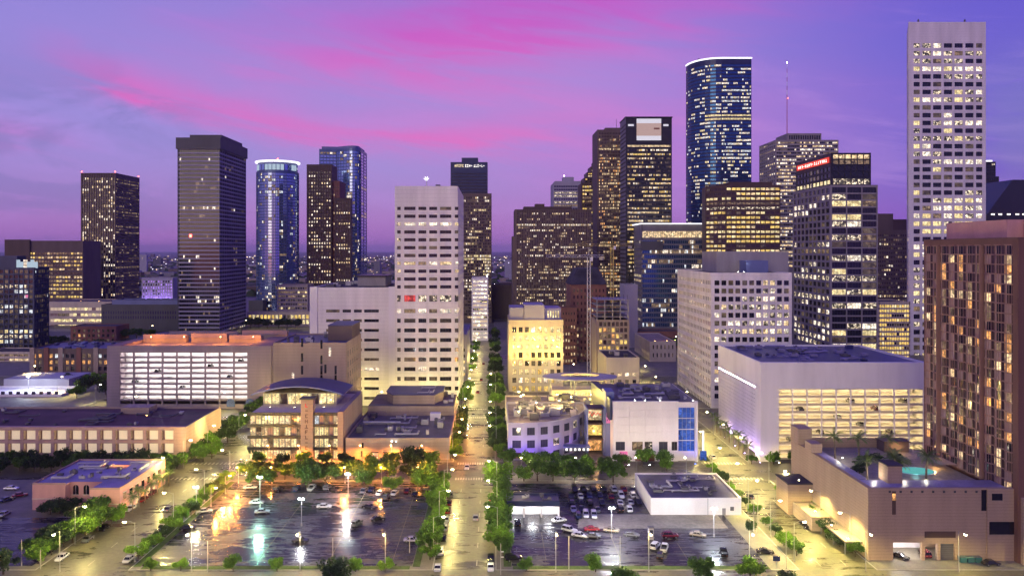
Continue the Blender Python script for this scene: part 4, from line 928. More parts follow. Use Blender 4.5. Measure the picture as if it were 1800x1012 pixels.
# round blue glass tower
def round_tower(name, label, pxl, pxr, d, ytop, sp, wall, ry=1.0, seed=1, nseg=36, front_only=True, roof='roof_dark', r=.5):
    x0, x1 = PX(pxl, d), PX(pxr, d); cx = (x0 + x1) / 2; rx = (x1 - x0) / 2; B = bld(name, label, cx, d)
    pts = [(cx + rx * cos(2 * pi * i / nseg), d + rx * ry + rx * ry * sin(2 * pi * i / nseg)) for i in range(nseg)]
    specs = []
    for i in range(nseg):
        t = 2 * pi * (i + .5) / nseg; specs.append(sp if sin(t) < .3 else None)
    volume(B, pts, 0, PZ(ytop, d), wall, specs, r, roof, seed); return B, cx, rx, PZ(ytop, d), pts
d = 1040
B, cx, rx, zt, pts = round_tower('round_glass_tower', 'round blue glass tower with bright ring crown', 440, 515, d, 300, dict(n=2, wf=.84, zones=zp(d, 303, 545, 46), hf=.72, p=.05, pal=[('l_white', 1), ('l_cool', 2), ('l_dim', 4)], dark='g_sky', ml=.1, pr=.8, sr=.6, e=False), 'blue_metal', 1.0, 103)
b = MB(); b.prism(ellipse(cx, d + rx, rx * .93, rx * .93, 32), zt - .7, PZ(284, d), 'blue_panel'); b.build('crown_drum', B)
for i in range(16):
    t = pi + pi * (i + .5) / 16; b = MB(); q = (cx + rx * .95 * cos(t), d + rx + rx * .95 * sin(t)); u = (-sin(t), cos(t)); b.obox(q, u, -rx * .075, rx * .075, 0, .4, PZ(298, d), PZ(288, d), 'crown_light' if i in (1, 2, 3, 6, 7, 8, 9, 10, 13, 14) else 'g_sky'); b.build('crown_window', B)
e1 = ellipse(cx, d + rx, rx * 1.05, rx * 1.05, 36); b = MB(); b.prism(e1, PZ(283.5, d), PZ(281, d), 'rim_light', 'blue_panel', True); b.build('crown_ring', B); beacon(B, cx + 5, d + rx * .4, PZ(281, d), s=2.4)
b = MB(); b.box(PX(437, d - 15), PX(462, d - 15), d - 15, d + 5, 0, PZ(528, d - 15), 'grey_dark'); b.build('base_block', B)
# brown stepped tower in front of the blue curved one
d = 905
bv = dict(n=9, wf=.5, zones=zp(d, 300, 505, 33), hf=.5, p=.42, pal=[('l_warm', 3), ('l_white', 4)], pr=1.0, sr=.6, spandrel='brown_dark', dark='g_brown', full=.2, run=.3)
B, x0, x1, zt = tower('brown_step_tower', 'dark brown tower stepping down on one side with dotted lit windows', 539, 583, d, 289, 34, 'brown_dark', bv, None, dict(n=5, wf=.2, zones=zp(d, 300, 505, 33), p=.05, dark='g_brown'), 1.0, seed=104)
more(B, 583.1, 597, d + 4, 318, 36, 'brown_red', dict(n=3, wf=.4, zones=zp(d, 326, 505, 28), p=.12, pal=[('l_warm', 1)], dark='g_brown', pr=1, sr=.6), r=.8, seed=105); more(B, 588, 617, d - 6, 348, 9.5, 'brown_dark', dict(n=6, wf=.5, zones=zp(d, 353, 520, 27), p=.25, pal=[('l_warm', 1), ('l_white', 1)], dark='g_brown', pr=1, sr=.6, full=.15), r=.8, seed=106)
d = 1120
pts = [(PX(561, d), d)] + [(PX(561 + 30, d) + (PX(634, d) - PX(591, d)) * sin(i * pi / 20), d + 12 - 26 * sin(i * pi / 10) * .5 - 8) for i in range(0, 11)] + [(PX(634, d), d + 55), (PX(561, d), d + 55)]
B = bld('curved_blue_tower', 'pale blue glass tower with bowed front behind brown stepped tower', PX(598, d), d)
volume(B, pts, 0, PZ(262, d), 'blue_metal', [dict(n=5, wf=.8, zones=zp(d, 266, 520, 46), hf=.6, p=.06, pal=[('l_white', 1), ('l_dim', 2)], dark='g_sky')] + [dict(n=2, wf=.84, zones=zp(d, 266, 520, 46), hf=.75, p=.1, pal=[('l_white', 1), ('l_dim', 2)], dark='g_sky', ml=.1, e=False)] * 11 + [None] * 2, .5, 'roof_dark', 107)
b = MB(); b.prism(inset(pts, 3), PZ(262, d) - .7, PZ(257, d), 'blue_panel'); b.build('crown_band', B)
# dark sign tower and grid shaft
d = 930
B, x0, x1, zt = tower('sign_top_tower', 'dark navy tower with lit lettering under its stepped top', 792, 857, d, 285, 45, 'navy_metal', dict(n=18, wf=.8, zones=zp(d, 303, 520, 40), hf=.5, p=.04, pal=[('l_cool', 2), ('l_white', 1)], dark='g_dark', full=.03), None, None, .5, seed=108)
b = MB(); b.box(PX(811, d), PX(840, d), d + 8, d + 35, zt - .7, PZ(276, d), 'navy_metal'); b.build('penthouse', B)
rn = random.Random(5); xx = PX(799, d)
for i in range(17):
    if i in (5, 10): xx += 1.2; continue
    b = MB()
    for a, bb, c, dd in GL[rn.randrange(6)]: b.box(xx + a * 2.1, xx + bb * 2.1, d - .5, d - .1, PZ(294, d) + c * 3.4, PZ(294, d) + dd * 3.4, 'sign_amber' if i < 5 else 'sign_white')
    b.build('letter', B); xx += 2.35
d = 860
B, x0, x1, zt = tower('grid_shaft', 'brown gridded tower shaft behind the white stone tower', 800, 864, d, 340, 40, 'brown_stone', dict(n=22, wf=.62, zones=zp(d, 345, 560, 40), hf=.62, p=.28, pal=WARM, pr=.9, sr=1.0, full=.1), None, None, .8, seed=109)
# wide fluted tower
d = 790
B, x0, x1, zt = tower('wide_fluted_tower', 'wide brown fluted tower with scattered warm lit windows', 905, 1040, d, 368, 50, 'brown_stone', dict(n=44, wf=.5, zones=zp(d, 373, 560, 38), hf=.6, p=.30, pal=[('l_warm', 3), ('l_white', 2), ('l_dim', 2)], pr=1.0, sr=.35, spandrel='brown_dark', full=.12, run=.5, dark='g_brown'), None, None, .9, seed=110)
b = MB(); b.box(x0 + 10, x1 - 20, d + 10, d + 40, zt - .7, zt + 3.5, 'brown_dark'); b.box(x0 + 22, x0 + 32, d + 12, d + 25, zt + 3.5, zt + 6.5, 'brown_dark'); b.build('penthouse', B)
more(B, 901, 905, d + 1, 415, 45, 'brown_stone', r=.6)
# bluish slab with lit band
d = 1060
B, x0, x1, zt = tower('pale_slab_tower', 'pale bluish tower with chamfered top rising behind wide fluted tower', 972, 1032, d, 322, 45, 'grey_lav', dict(n=14, wf=.84, zones=zp(d, 325, 420, 17), hf=.55, p=.12, pal=[('l_white', 2), ('l_dim', 2)], dark='g_violet', full=.0, fix={(14, None): 'l_part', (13, None): 'l_part', (11, None): 'l_part', (10, None): 'l_dim'}), None, None, .5, seed=111)
b = MB(); z = zt - .7; b.prism(rect(x0 + 3, x1 - 3, d + 3, d + 42), z, PZ(318, d), 'grey_lav'); b.box(PX(991, d), PX(1010, d), d + 10, d + 30, PZ(318, d), PZ(310, d), 'grey_lav'); b.build('penthouse', B); beacon(B, PX(993, d), d + 12, PZ(310, d), 'lens_violet', 1.4)
# stepped gable tower
d = 960; B = bld('stepped_gable_tower', 'dark tower with stepped gable peak between brown grid and pale slab', PX(1042, d), d)
for k, (a, bb, yt) in enumerate(((1022, 1072, 322), (1027, 1068, 312), (1032, 1064, 302), (1038, 1060, 292), (1044, 1056, 283))):
    yb = 322 if k else 560
    volume(B, rect(PX(a, d + k * 2), PX(bb, d + k * 2), d + k * 2, d + 42 - k * 2), 0 if k == 0 else PZ((332, 322, 312, 302, 292)[k], d), PZ(yt, d), 'brown_dark', [dict(n=max(3, 12 - 2 * k), wf=.8, zones=(zp(d, 325, 480, 24) if k == 0 else [(PZ((332, 322, 312, 302, 292)[k] - 1, d), PZ(yt + 1, d), 2)]), hf=.5, p=.7, pal=[('l_gold', 3), ('l_warm', 3), ('l_dim', 2)], full=.5), None, None, None], .5, 'roof_dark', 112 + k, name='wall')
# brown grid tower
d = 880
B, x0, x1, zt = tower('brown_grid_tower', 'reddish brown gridded tower glowing warm behind the black tower', 1050, 1092, d, 228, 45, 'brown_stone', dict(n=14, wf=.6, zones=zp(d, 232, 560, 60), hf=.6, p=.6, pal=[('l_orange', 2), ('l_warm', 4), ('l_dim', 4)], pr=1, sr=.8, dark='g_brown', run=.4), None, None, .8, seed=118)
b = MB(); b.box(x0 + 10, x1, d + 5, d + 35, zt - .7, zt + 3, 'brown_stone'); b.tube((PX(1086, d), d + 10, zt + 3), (PX(1086, d), d + 10, zt + 14), .3, .2, 'brown_stone', 5); b.build('penthouse', B)
# black tower with big lit screen
d = 800
B, x0, x1, zt = tower('black_tower', 'black tower with big lit screen panel under its roof', 1100, 1181, d, 207, 36, 'black_metal', dict(n=30, wf=.8, zones=zp(d, 253, 560, 42), hf=.45, p=.62, pal=[('l_warm', 5), ('l_gold', 2), ('l_dim', 3), ('l_white', 2)], ml=1.2, full=.10, empty=.15, run=.7, dark='g_dark', fix={(41, None): 'l_warm'}), dict(n=10, wf=.6, zones=zp(d, 215, 560, 47), hf=.4, p=.05, pal=[('l_dim', 1)], dark='g_grey', sr=1.1, spandrel='grey_mid'), None, .6, seed=119)
xa, xb = PX(1119, d), PX(1162, d)
for (ya, yb, mt) in ((209, 217, 'screen_a'), (217, 224, 'screen_b'), (224, 239, 'screen_b'), (239, 247, 'screen_a')): b = MB(); b.box(xa, xb, d - .9, d - .1, PZ(yb, d) + .06, PZ(ya, d) - .06, mt); b.build('screen_panel', B)
b = MB(); b.box(PX(1149, d), PX(1159, d), d - 1.0, d - .92, PZ(228, d), PZ(225, d), 'screen_c'); b.build('screen_mark', B)
for a, bb in ((1104, 1114), (1166, 1175)): b = MB(); b.box(PX(a, d), PX(bb, d), d - .2, d, PZ(222, d), PZ(218.5, d), 'screen_a'); b.build('lit_strip', B)
b = MB(); b.box(x0 - .8, x1 + .8, d - .8, d + 36.8, zt, zt + 1.0, 'black_metal'); b.build('roof_edge', B)
# glassy low tower with lit penthouse floor
d = 760
B, x0, x1, zt = tower('glass_midrise', 'grey glass mid-rise with one bright lit floor below its roof edge', 1127, 1272, d, 394, 50, 'grey_mid', dict(n=44, wf=.84, zones=[(PZ(420, d), PZ(404, d), 1)] + zp(d, 421, 575, 18), hf=.7, p=.25, pal=[('l_cool', 2), ('l_white', 3), ('l_dim', 5)], dark='g_blue', pr=.5, sr=.5, full=.08, fix={(18, None): 'l_warm'}), dict(n=10, wf=.8, zones=zp(d, 421, 575, 18), p=.15, dark='g_grey'), None, .5, seed=120)
b = MB(); b.box(x0 - 1.5, x1 + 1.5, d - 1.5, d + 51, zt, zt + 1.0, 'rim_light'); b.build('roof_edge', B)
b = MB(); b.box(x0 - .5, x0 + 22, d - 1.0, d - .2, PZ(440, d), PZ(424, d), 'grey_dark'); b.build('dark_panel', B)
# tall navy glass tower with curved corner and bright roof rim
d = 990; B = bld('navy_glass_tower', 'tallest navy glass tower with rounded corner and glowing roof rim', PX(1263, d), d)
xa, xm, xb = PX(1206, d + 42), PX(1268, d), PX(1321, d); zt = PZ(103, d)
pts = [(xm, d), (xb, d), (xb, d + 40), (xa + 4, d + 58)] + [(xm - (xm - xa) * cos(i * pi / 16), d + 42 - 42 * sin(i * pi / 16)) for i in range(0, 8)]
gz = zp(d, 112, 400, 46)
gs = dict(n=3, wf=.80, zones=gz, hf=.5, p=.26, pal=[('l_white', 4), ('l_cool', 3), ('l_yellow', 1)], dark='g_blue', ml=.1, pr=.6, sr=.7, e=False, full=.10, run=.5)
gf = dict(gs); gf.update(n=20, p=.38, ml=.5, fix={(31, None): 'l_yellow', (30, None): 'l_yellow'})
volume(B, pts, 0, zt, 'navy_metal', [gf, None, None] + [dict(gs, p=.12)] * 3 + [dict(gs, n=4, p=.2)] * 3 + [dict(gs, n=4, p=.32, fix={(31, None): 'l_yellow', (30, None): 'l_yellow'})] * 3, .4, 'roof_dark', 121)
b = MB(); q = inset(pts, -.6)
for i in [0] + list(range(4, len(q) - 1)) + [len(q) - 1]:
    a, c = q[i], q[(i + 1) % len(q)]; L = hypot(c[0] - a[0], c[1] - a[1]); u = ((c[0] - a[0]) / L, (c[1] - a[1]) / L); b.obox(a, u, 0, L, -.5, .2, zt - .4, zt + 1.5, 'rim_light')
b.build('roof_rim_light', B)
for px in (1234, 1277, 1313): b = MB(); x = PX(px, d); b.box(x - 1, x + 1, d + 15, d + 18, zt, zt + 3.5, 'unit_dark'); b.build('rooftop_unit', B)
# warm lit block
d = 690; B = bld('amber_lit_tower', 'broad tower glowing amber on every floor before the navy glass tower', PX(1308, d), d)
pts = [(PX(1276, d), d), (PX(1372, d), d), (PX(1372, d), d + 42), (PX(1240, d + 30), d + 42), (PX(1240, d + 16), d + 16)]
az_ = zp(d, 328, 470, 17); asp = dict(n=11, wf=.84, zones=az_, hf=.5, p=.85, pal=[('l_yellow', 5), ('l_gold', 4), ('l_warm', 2)], full=.6, empty=.03, pr=.8, sr=.7, dark='g_brown', ml=.5, fix={(13, None): 'l_dim', (12, None): 'l_part'})
volume(B, pts, 0, PZ(325, d), 'brown_dark', [asp, None, None, None, dict(asp, n=5, p=.5, full=.3)], .6, 'roof_dark', 122)
b = MB(); b.prism([(PX(1285, d), d + 6), (PX(1362, d), d + 6), (PX(1362, d), d + 36), (PX(1285, d), d + 36)], PZ(325, d) - .7, PZ(319, d), 'brown_dark'); b.build('penthouse', B)
# stepped grey tower with mast
d = 820
B, x0, x1, zt = tower('stepped_top_tower', 'grey stone tower with stepped top and tall red lit mast', 1363, 1474, d, 246, 50, 'grey_stone', dict(n=34, wf=.9, zones=zp(d, 248, 470, 37), hf=.5, p=.55, pal=[('l_warm', 3), ('l_white', 3), ('l_dim', 2)], pr=.5, sr=1, full=.14, dark='g_dark'), dict(n=8, wf=.7, zones=zp(d, 248, 470, 37), p=.3), None, .6, seed=123)
xq = PX(1388, d), PX(1448, d); volume(B, rect(xq[0], xq[1], d + 6, d + 40), zt - .7, PZ(233, d), 'grey_stone', [dict(n=14, wf=.7, zones=[(zt + .3, PZ(235, d), 1)], hf=.7, p=0), None, None, None], .5, 'roof_dark', 124)
b = MB(); mx = PX(1391, d); z0 = PZ(233, d); z1 = PZ(108, d)
for k in range(16):
    za, zb = z0 + (z1 - z0) * k / 16, z0 + (z1 - z0) * (k + 1) / 16; s_ = .9 * (1 - k / 18)
    b.tube((mx, d + 12, za), (mx, d + 12, zb), .42 * (1 - k / 26), .42 * (1 - (k + 1) / 26), 'crane_red' if k % 2 == 0 or k < 8 else 'paint_white', 6)
b.build('mast', B); beacon(B, mx, d + 12, z1, 'lens_white', .9); beacon(B, mx + .6, d + 11, PZ(172, d), s=1.1)
# gridded near tower
d = 495; B = bld('gridded_glass_tower', 'dark glass tower with pale grid frame and red lit crown', PX(1500, d), d)
x0, x1 = PX(1459, d), PX(1543, d); gz = zp(d, 328, 615, 24)
volume(B, rect(x0, x1, d, d + 62), 0, PZ(325, d), 'grey_stone', [dict(n=3, wf=.93, zones=gz, hf=.80, p=.5, pal=[('l_part', 5), ('l_white', 2), ('l_yellow', 2), ('l_dim', 2)], ind=True, mull=4, ml=.4, pr=1, sr=.9, dark='g_dark', full=.1), None, None, dict(n=9, wf=.78, zones=gz, hf=.68, p=.36, pal=[('l_part', 4), ('l_white', 2), ('l_dim', 2)], ind=True, mull=0, ml=.6, dark='g_dark')], .6, 'roof_dark', 125)
zt = PZ(325, d)
volume(B, rect(x0 + 1.5, x1 - 3.5, d + 2, d + 60), zt - .7, PZ(268, d), 'black_metal', [dict(n=6, wf=.86, zones=[(zt, PZ(312, d), 1), (PZ(310, d), PZ(290, d), 2), (PZ(289, d), PZ(270, d), 2)], hf=.75, p=.55, pal=[('l_warm', 2), ('l_part', 2)], dark='g_dark', fix={(4, None): 'l_warm', (0, None): 'l_part', (1, None): 'g_dark', (2, None): 'g_dark', (3, None): 'l_dim'}), None, None, dict(n=10, wf=.8, zones=[(zt, PZ(290, d), 3)], hf=.6, p=.25, pal=[('l_yellow', 1), ('l_part', 3)], dark='g_dark')], .4, 'roof_dark', 126)
rs = MB(); zc = PZ(284, d + 20); rs.box(x0 + .6, x0 + 1.3, d + 4, d + 56, PZ(285, d), PZ(275, d), 'sign_red'); rs.build('red_sign_band', B)
rn = random.Random(9)
for i in range(16):
    y = d + 6 + i * 3; b = MB()
    for a, bb, c, dd in GL[rn.randrange(6)]: b.box(x0 + .45, x0 + .6, y + a * 2.2, y + bb * 2.2, PZ(283, d) + c * 2.0, PZ(283, d) + dd * 2.0, 'sign_white')
    b.build('letter', B)
# big white slab tower
d = 595; xl, xr = PX(1597, d), PX(1733, d); B = bld('white_slab_tower', 'tallest white slab tower with regular square windows behind the hotel', (xl + xr) / 2, d)
wc = cols_px(xl, d, ((1604.5, 1615.5), (1620, 1635), (1638.6, 1653.4), (1657.6, 1672.4), (1676.4, 1691.2), (1695.4, 1710), (1714.2, 1725.4)))
volume(B, [(xl, d), (xr, d), (xr, d + 34), (PX(1594, d + 34), d + 34)], 0, PZ(39, d), 'grey_stone' if False else 'white_stone', [dict(cols=wc, zones=[(PZ(631, d), PZ(73.6, d), 41)], hf=.58, p=.68, pal=[('l_white', 4), ('l_part', 4), ('l_yellow', 3), ('l_dim', 1)], ind=True, mull=2, full=.12, empty=.18, run=.5, sr=.9), None, None, dict(n=3, wf=.6, zones=[(PZ(631, d), PZ(73.6, d), 41)], hf=.5, p=.2)], .7, 'roof_dark', 127)
for px in (1618, 1700): beacon(B, PX(px, d), d + 3, PZ(39, d), 'unit_dark', 1.6)
# smaller ones between
d = 700
B, x0, x1, zt = tower('drab_office', 'drab brown grey office between gridded tower and white slab tower', 1535, 1604, d, 404, 40, 'brown_stone', dict(n=16, wf=.75, zones=zp(d, 410, 600, 25), hf=.45, p=.25, pal=[('l_warm', 1), ('l_dim', 2), ('l_white', 1)], dark='g_brown', full=.05), None, None, .5, seed=128)
b = MB(); b.box(PX(1546, d), PX(1575, d), d + 5, d + 25, zt - .7, PZ(375, d), 'brown_stone'); b.box(PX(1575, d), PX(1600, d), d + 6, d + 25, zt - .7, PZ(385, d), 'brown_dark'); b.build('penthouse', B)
d = 585
B, x0, x1, zt = tower('gold_block', 'gold lit block with close louvred floors below the drab office', 1543, 1600, d, 530, 30, 'cream', dict(n=12, wf=.85, zones=zp(d, 534, 640, 13), hf=.6, p=.95, pal=[('l_gold', 5), ('l_yellow', 2)], full=.9, empty=0, sr=1), None, None, .5, seed=129)
for x in (x0 + 6, x1 - 6): flood(B, x, d + 4, zt - .6, 1500, (1, .5, .15), (0, .6, .6), 'lens_orange', 150)
d = 980; B = bld('stepped_black_tower', 'narrow black tower stepping up behind the white slab tower', PX(1742, d), d)
for k, (a, bb, yt) in enumerate(((1728, 1762, 340), (1730, 1757, 310), (1731, 1752, 284))): volume(B, rect(PX(a, d), PX(bb, d), d + k, d + 40 - k), 0 if k == 0 else PZ((0, 345, 315)[k], d), PZ(yt, d), 'black_metal', [dict(n=6, wf=.7, zones=[(PZ(500 if k == 0 else (0, 338, 308)[k], d), PZ(yt + 2, d), (14, 4, 4)[k])], hf=.5, p=.12, pal=[('l_white', 1)]), None, None, None], .5, 'roof_dark', 130 + k)
b = MB(); b.box(PX(1733, d), PX(1748, d), d + 4, d + 8, PZ(284, d), PZ(281, d), 'rim_light'); b.build('crown_light', B)
d = 900; B = bld('gabled_dark_tower', 'dark glass tower with steep pitched roof beyond the hotel', PX(1790, d), d); x0, x1 = PX(1735, d), PX(1860, d); za, zb = PZ(376, d), PZ(316, d); b = MB()
b.box(x0, x1, d, d + 60, 0, za, 'black_metal'); b.build('wall', B); b = MB(); xk = PX(1780, d); xk2 = PX(1815, d)
b.poly([(x0, d, za), (x1, d, za), (xk2, d, zb), (xk, d, zb)], 'g_dark'); b.poly([(x0, d + 60, za), (x0, d, za), (xk, d, zb), (xk, d + 60, zb)], 'g_dark'); b.poly([(xk, d, zb), (xk2, d, zb), (xk2, d + 60, zb), (xk, d + 60, zb)], 'black_metal'); b.poly([(xk2, d, zb), (x1, d, za), (x1, d + 60, za), (xk2, d + 60, zb)], 'g_dark'); b.build('pitched_roof', B)
for i, px in enumerate((1742, 1755, 1770, 1785, 1797)): b = MB(); b.box(PX(px, d), PX(px + 6, d), d - .5, d - .05, PZ(378, d), PZ(375.5, d), 'sign_white'); b.build('eave_light', B)

# ---- west cluster
d = 590
B, x0, x1, zt = tower('residential_tower', 'blue glass apartment tower with white lit crown near horizon edge', -14, 60, d, 470, 20, 'navy_metal', dict(n=8, wf=.74, zones=zp(d, 473, 622, 17), hf=.68, p=.3, pal=[('l_yellow', 1), ('l_part', 2), ('l_cool', 3), ('l_dim', 3)], ind=True, mull=1, dark='g_dark', pr=.9, sr=.7), None, dict(n=8, wf=.7, zones=zp(d, 473, 622, 17), hf=.6, p=.2, dark='g_violet', pal=[('l_dim', 2), ('l_cool', 1)]), .6, seed=140)
for i in range(6): b = MB(); xx = PX(26 + i * 6.2, d); b.box(xx, xx + 2.4, d + 2, d + 3, zt - .6, zt + (4.4 if i % 2 else 6), 'crown_light' if i not in (2,) else 'l_white'); b.build('crown_panel', B)
b = MB(); b.box(PX(-10, d), PX(24, d), d + 4, d + 16, zt - .6, zt + 9, 'navy_metal'); b.build('penthouse', B)
b = MB(); xx = PX(20, d); b.box(xx, xx + 1.2, d + 5.5, d + 5.9, zt, zt + 8, 'lens_blue'); b.build('blue_light', B)
b = MB(); xx = PX(47, d); b.box(xx - 1, xx + 1, d - .12, d - .02, PZ(523, d), PZ(518, d), 'pink_lit'); b.build('pink_window', B)
d = 1120
B, x0, x1, zt = tower('beige_office', 'beige office with dark wing and yellow lit floors by fluted tower', 8, 146, d, 423, 50, 'brown_stone', dict(n=26, wf=.8, zones=zp(d, 442, 525, 12), hf=.5, p=.55, pal=[('l_gold', 4), ('l_warm', 3), ('l_dim', 4)], full=.3, dark='g_brown'), None, None, .6, seed=141)
more(B, 8, 52, d - 3, 421, 2.8, 'brown_dark', r=.5)
d = 830
B, x0, x1, zt = tower('banded_garage', 'pale banded garage with yellow glow left of the grey low block', 86, 196, d, 530, 45, 'cream', dict(n=16, wf=.94, zones=zp(d, 538, 598, 6), hf=.5, p=.75, pal=[('l_yellow', 4), ('l_blind', 5)], full=.5, pr=.7, sr=1, dark='g_curtain'), None, None, .5, seed=142)
for x in (x0 + 30, x0 + 50): flood(B, x, d + 10, zt - .6, 2500, (1, .45, .25), (0, .6, .6), 'lens_orange', 160, .9)
d = 780
B, x0, x1, zt = tower('grey_low_block', 'blue grey blank low block beside the ledge tower', 178, 312, d, 535, 40, 'grey_dark', dict(n=30, wf=.5, zones=zp(d, 545, 562, 2), hf=.6, p=.02, dark='g_violet'), None, None, .4, seed=143)
more(B, 197, 312, d + 8, 527, 25, 'blue_panel', r=.4)
d = 1180
B, x0, x1, zt = tower('violet_lit_block', 'small block washed violet between fluted and ledge towers', 249, 304, d, 488, 30, 'grey_lav', dict(n=12, wf=.5, zones=zp(d, 492, 530, 7), hf=.6, p=.9, pal=[('l_violet', 1)], full=1), None, None, .5, seed=144)
for x in (x0 + 8, x0 + 24, x0 + 40): flood(B, x, d - 6, 1, 9000, (.4, .25, 1), (0, .4, 1), 'lens_violet', 120, .9)
d = 690
B, x0, x1, zt = tower('brick_rowhouse', 'low red brick house block with dark window bays below grey low block', 124, 204, d, 573, 25, 'brown_red', dict(n=9, wf=.5, zones=zp(d, 577, 602, 3), hf=.6, p=.2, pal=[('l_dim', 1), ('l_orange', 1)]), None, None, .5, seed=145)
d = 500
B, x0, x1, zt = tower('brick_apartments', 'five storey brown brick apartment block with blue flat roof', 52, 192, d, 612, 40, 'brown_stone', dict(n=14, wf=.6, zones=zp(d, 620, 664, 4), hf=.62, p=.3, pal=[('l_dim', 3), ('l_cool', 1), ('l_orange', 2)], ind=True, mull=1, dark='g_dark'), None, None, .6, roof='roof_blue', seed=146)
for i, px in enumerate((53, 78, 103, 135, 165)): b = MB(); b.box(PX(px, d), PX(px + 8, d), d - .6, d - .02, 0, zt + .6, 'brown_red' if i % 2 else 'tan'); b.build('brick_bay', B)
units(B, x0 + 3, x1 - 3, d + 4, d + 36, zt - .7, 14, 91, 1.5, 4, (.5, 1.6), ('blue_panel', 'roof_blue'))
d = 560
B, x0, x1, zt = tower('tan_deck', 'tan parking deck at the foot of the apartment tower', -30, 52, d, 618, 25, 'cream', dict(n=9, wf=.92, zones=zp(d, 620, 652, 4), hf=.45, p=.5, pal=[('l_warm', 2), ('l_dim', 4)], dark='g_curtain'), None, None, .5, seed=147)
d = 425
B, x0, x1, zt = tower('white_warehouse', 'white roofed low warehouse beside the lavender garage', -60, 108, d, 692, 25, 'white_panel', dict(n=12, wf=.5, zones=[(.6, 4.0, 1)], p=.2, dark='g_grey'), None, None, .4, roof='white_panel', seed=148)
b = MB(); b.box(x0 + 5, x1 - 10, d + 25.1, d + 50, 0, 6, 'grey_lav'); b.build('rear_wing', B)
d = 870
B, x0, x1, zt = tower('cream_midrise', 'cream mid-rise with ribbon windows at the foot of the round tower', 487, 541, d, 500, 30, 'cream', dict(n=12, wf=.8, zones=zp(d, 503, 552, 7), hf=.5, p=.3, pal=[('l_yellow', 3), ('l_dim', 3)], dark='g_grey', sr=1, pr=.6), None, None, .5, seed=149)
d = 820
B, x0, x1, zt = tower('glowing_podium', 'yellow glowing podium base under the round glass tower', 434, 545, d, 548, 12, 'cream', dict(n=16, wf=.7, zones=[(2, PZ(552, d), 2)], hf=.7, p=.9, pal=[('l_yellow', 3), ('l_gold', 1)], full=.8), None, None, .5, seed=150)
# ---- along the central street and behind the mall
d = 690
B, x0, x1, zt = tower('white_deck', 'slim white parking deck with lit strips far up the street', 829, 858, d, 488, 30, 'white_panel', dict(n=4, wf=.9, zones=zp(d, 491, 596, 15), hf=.5, p=.85, pal=[('l_white', 3), ('l_blind', 2)], full=.7, dark='g_grey', pr=.5, sr=1), None, None, .4, seed=151)
beacon(B, x1 - 1, d + 2, zt, 'lens_white', 1.2)
d = 905
B, x0, x1, zt = tower('blank_hall', 'blank dark plum hall closing the view of the street', 858, 906, d, 500, 30, 'brown_stone', None, None, None, .4, seed=152)
for x in (x0 + 8, x0 + 18): flood(B, x, d + 2, zt - .5, 900, (.95, .95, 1), (0, -.5, -.2), 'lens_white', 120, 1.0)
d = 560
B, x0, x1, zt = tower('brick_hotel', 'dark red brick hotel with mansard roof behind the cranes', 1003, 1066, d, 500, 35, 'brown_red', dict(n=9, wf=.4, zones=zp(d, 505, 640, 12), hf=.5, p=.3, pal=[('l_warm', 2), ('l_dim', 2)], dark='g_brown'), None, None, .5, seed=153)
b = MB(); q = rect(x0 - .6, x1 + .6, d - .6, d + 35.6); q2 = inset(q, 6)
for i in range(4): a, c = q[i], q[(i + 1) % 4]; b.poly([(*a, zt), (*c, zt), (*q2[(i + 1) % 4], zt + 12), (*q2[i], zt + 12)], 'roof_dark')
b.poly([(*p, zt + 12) for p in q2], 'roof_dark'); b.build('mansard_roof', B)
d = 545
B, x0, x1, zt = tower('brick_annex', 'lower brick annex with dotted windows below the mansard hotel', 985, 1014, d, 540, 14, 'brown_red', dict(n=5, wf=.4, zones=zp(d, 545, 640, 8), hf=.4, p=.3, pal=[('l_warm', 1)], dark='g_brown'), None, None, .5, seed=154)
d = 480
B, x0, x1, zt = tower('construction_frame', 'building under construction with orange lit open floors', 1048, 1106, d, 562, 24, 'tan', dict(n=7, wf=.75, zones=zp(d, 564, 660, 9), hf=.7, p=.8, pal=[('l_gold', 3), ('l_orange', 3), ('l_dim', 2)], full=.5, dark='g_brown', ind=True, mull=0), None, None, .8, seed=155)
for f in range(4):
    b = MB(); z = zt + 1.8 + f * 3.6; b.box(x0, x1, d, d + 24, z, z + .4, 'concrete'); b.build('bare_slab', B)
    for i in range(5): b = MB(); x = x0 + .6 + i * (x1 - x0 - 1.2) / 4; b.box(x - .35, x + .35, d + .4, d + 1.1, z - 3.4, z, 'concrete'); b.build('column', B)
b = MB()
for i in range(9): x = x0 + 1 + i * (x1 - x0 - 2) / 8; b.tube((x, d + 1, zt + 13), (x, d + 1, zt + 16), .12, .12, 'brown_dark', 4)
b.build('rebar', B)
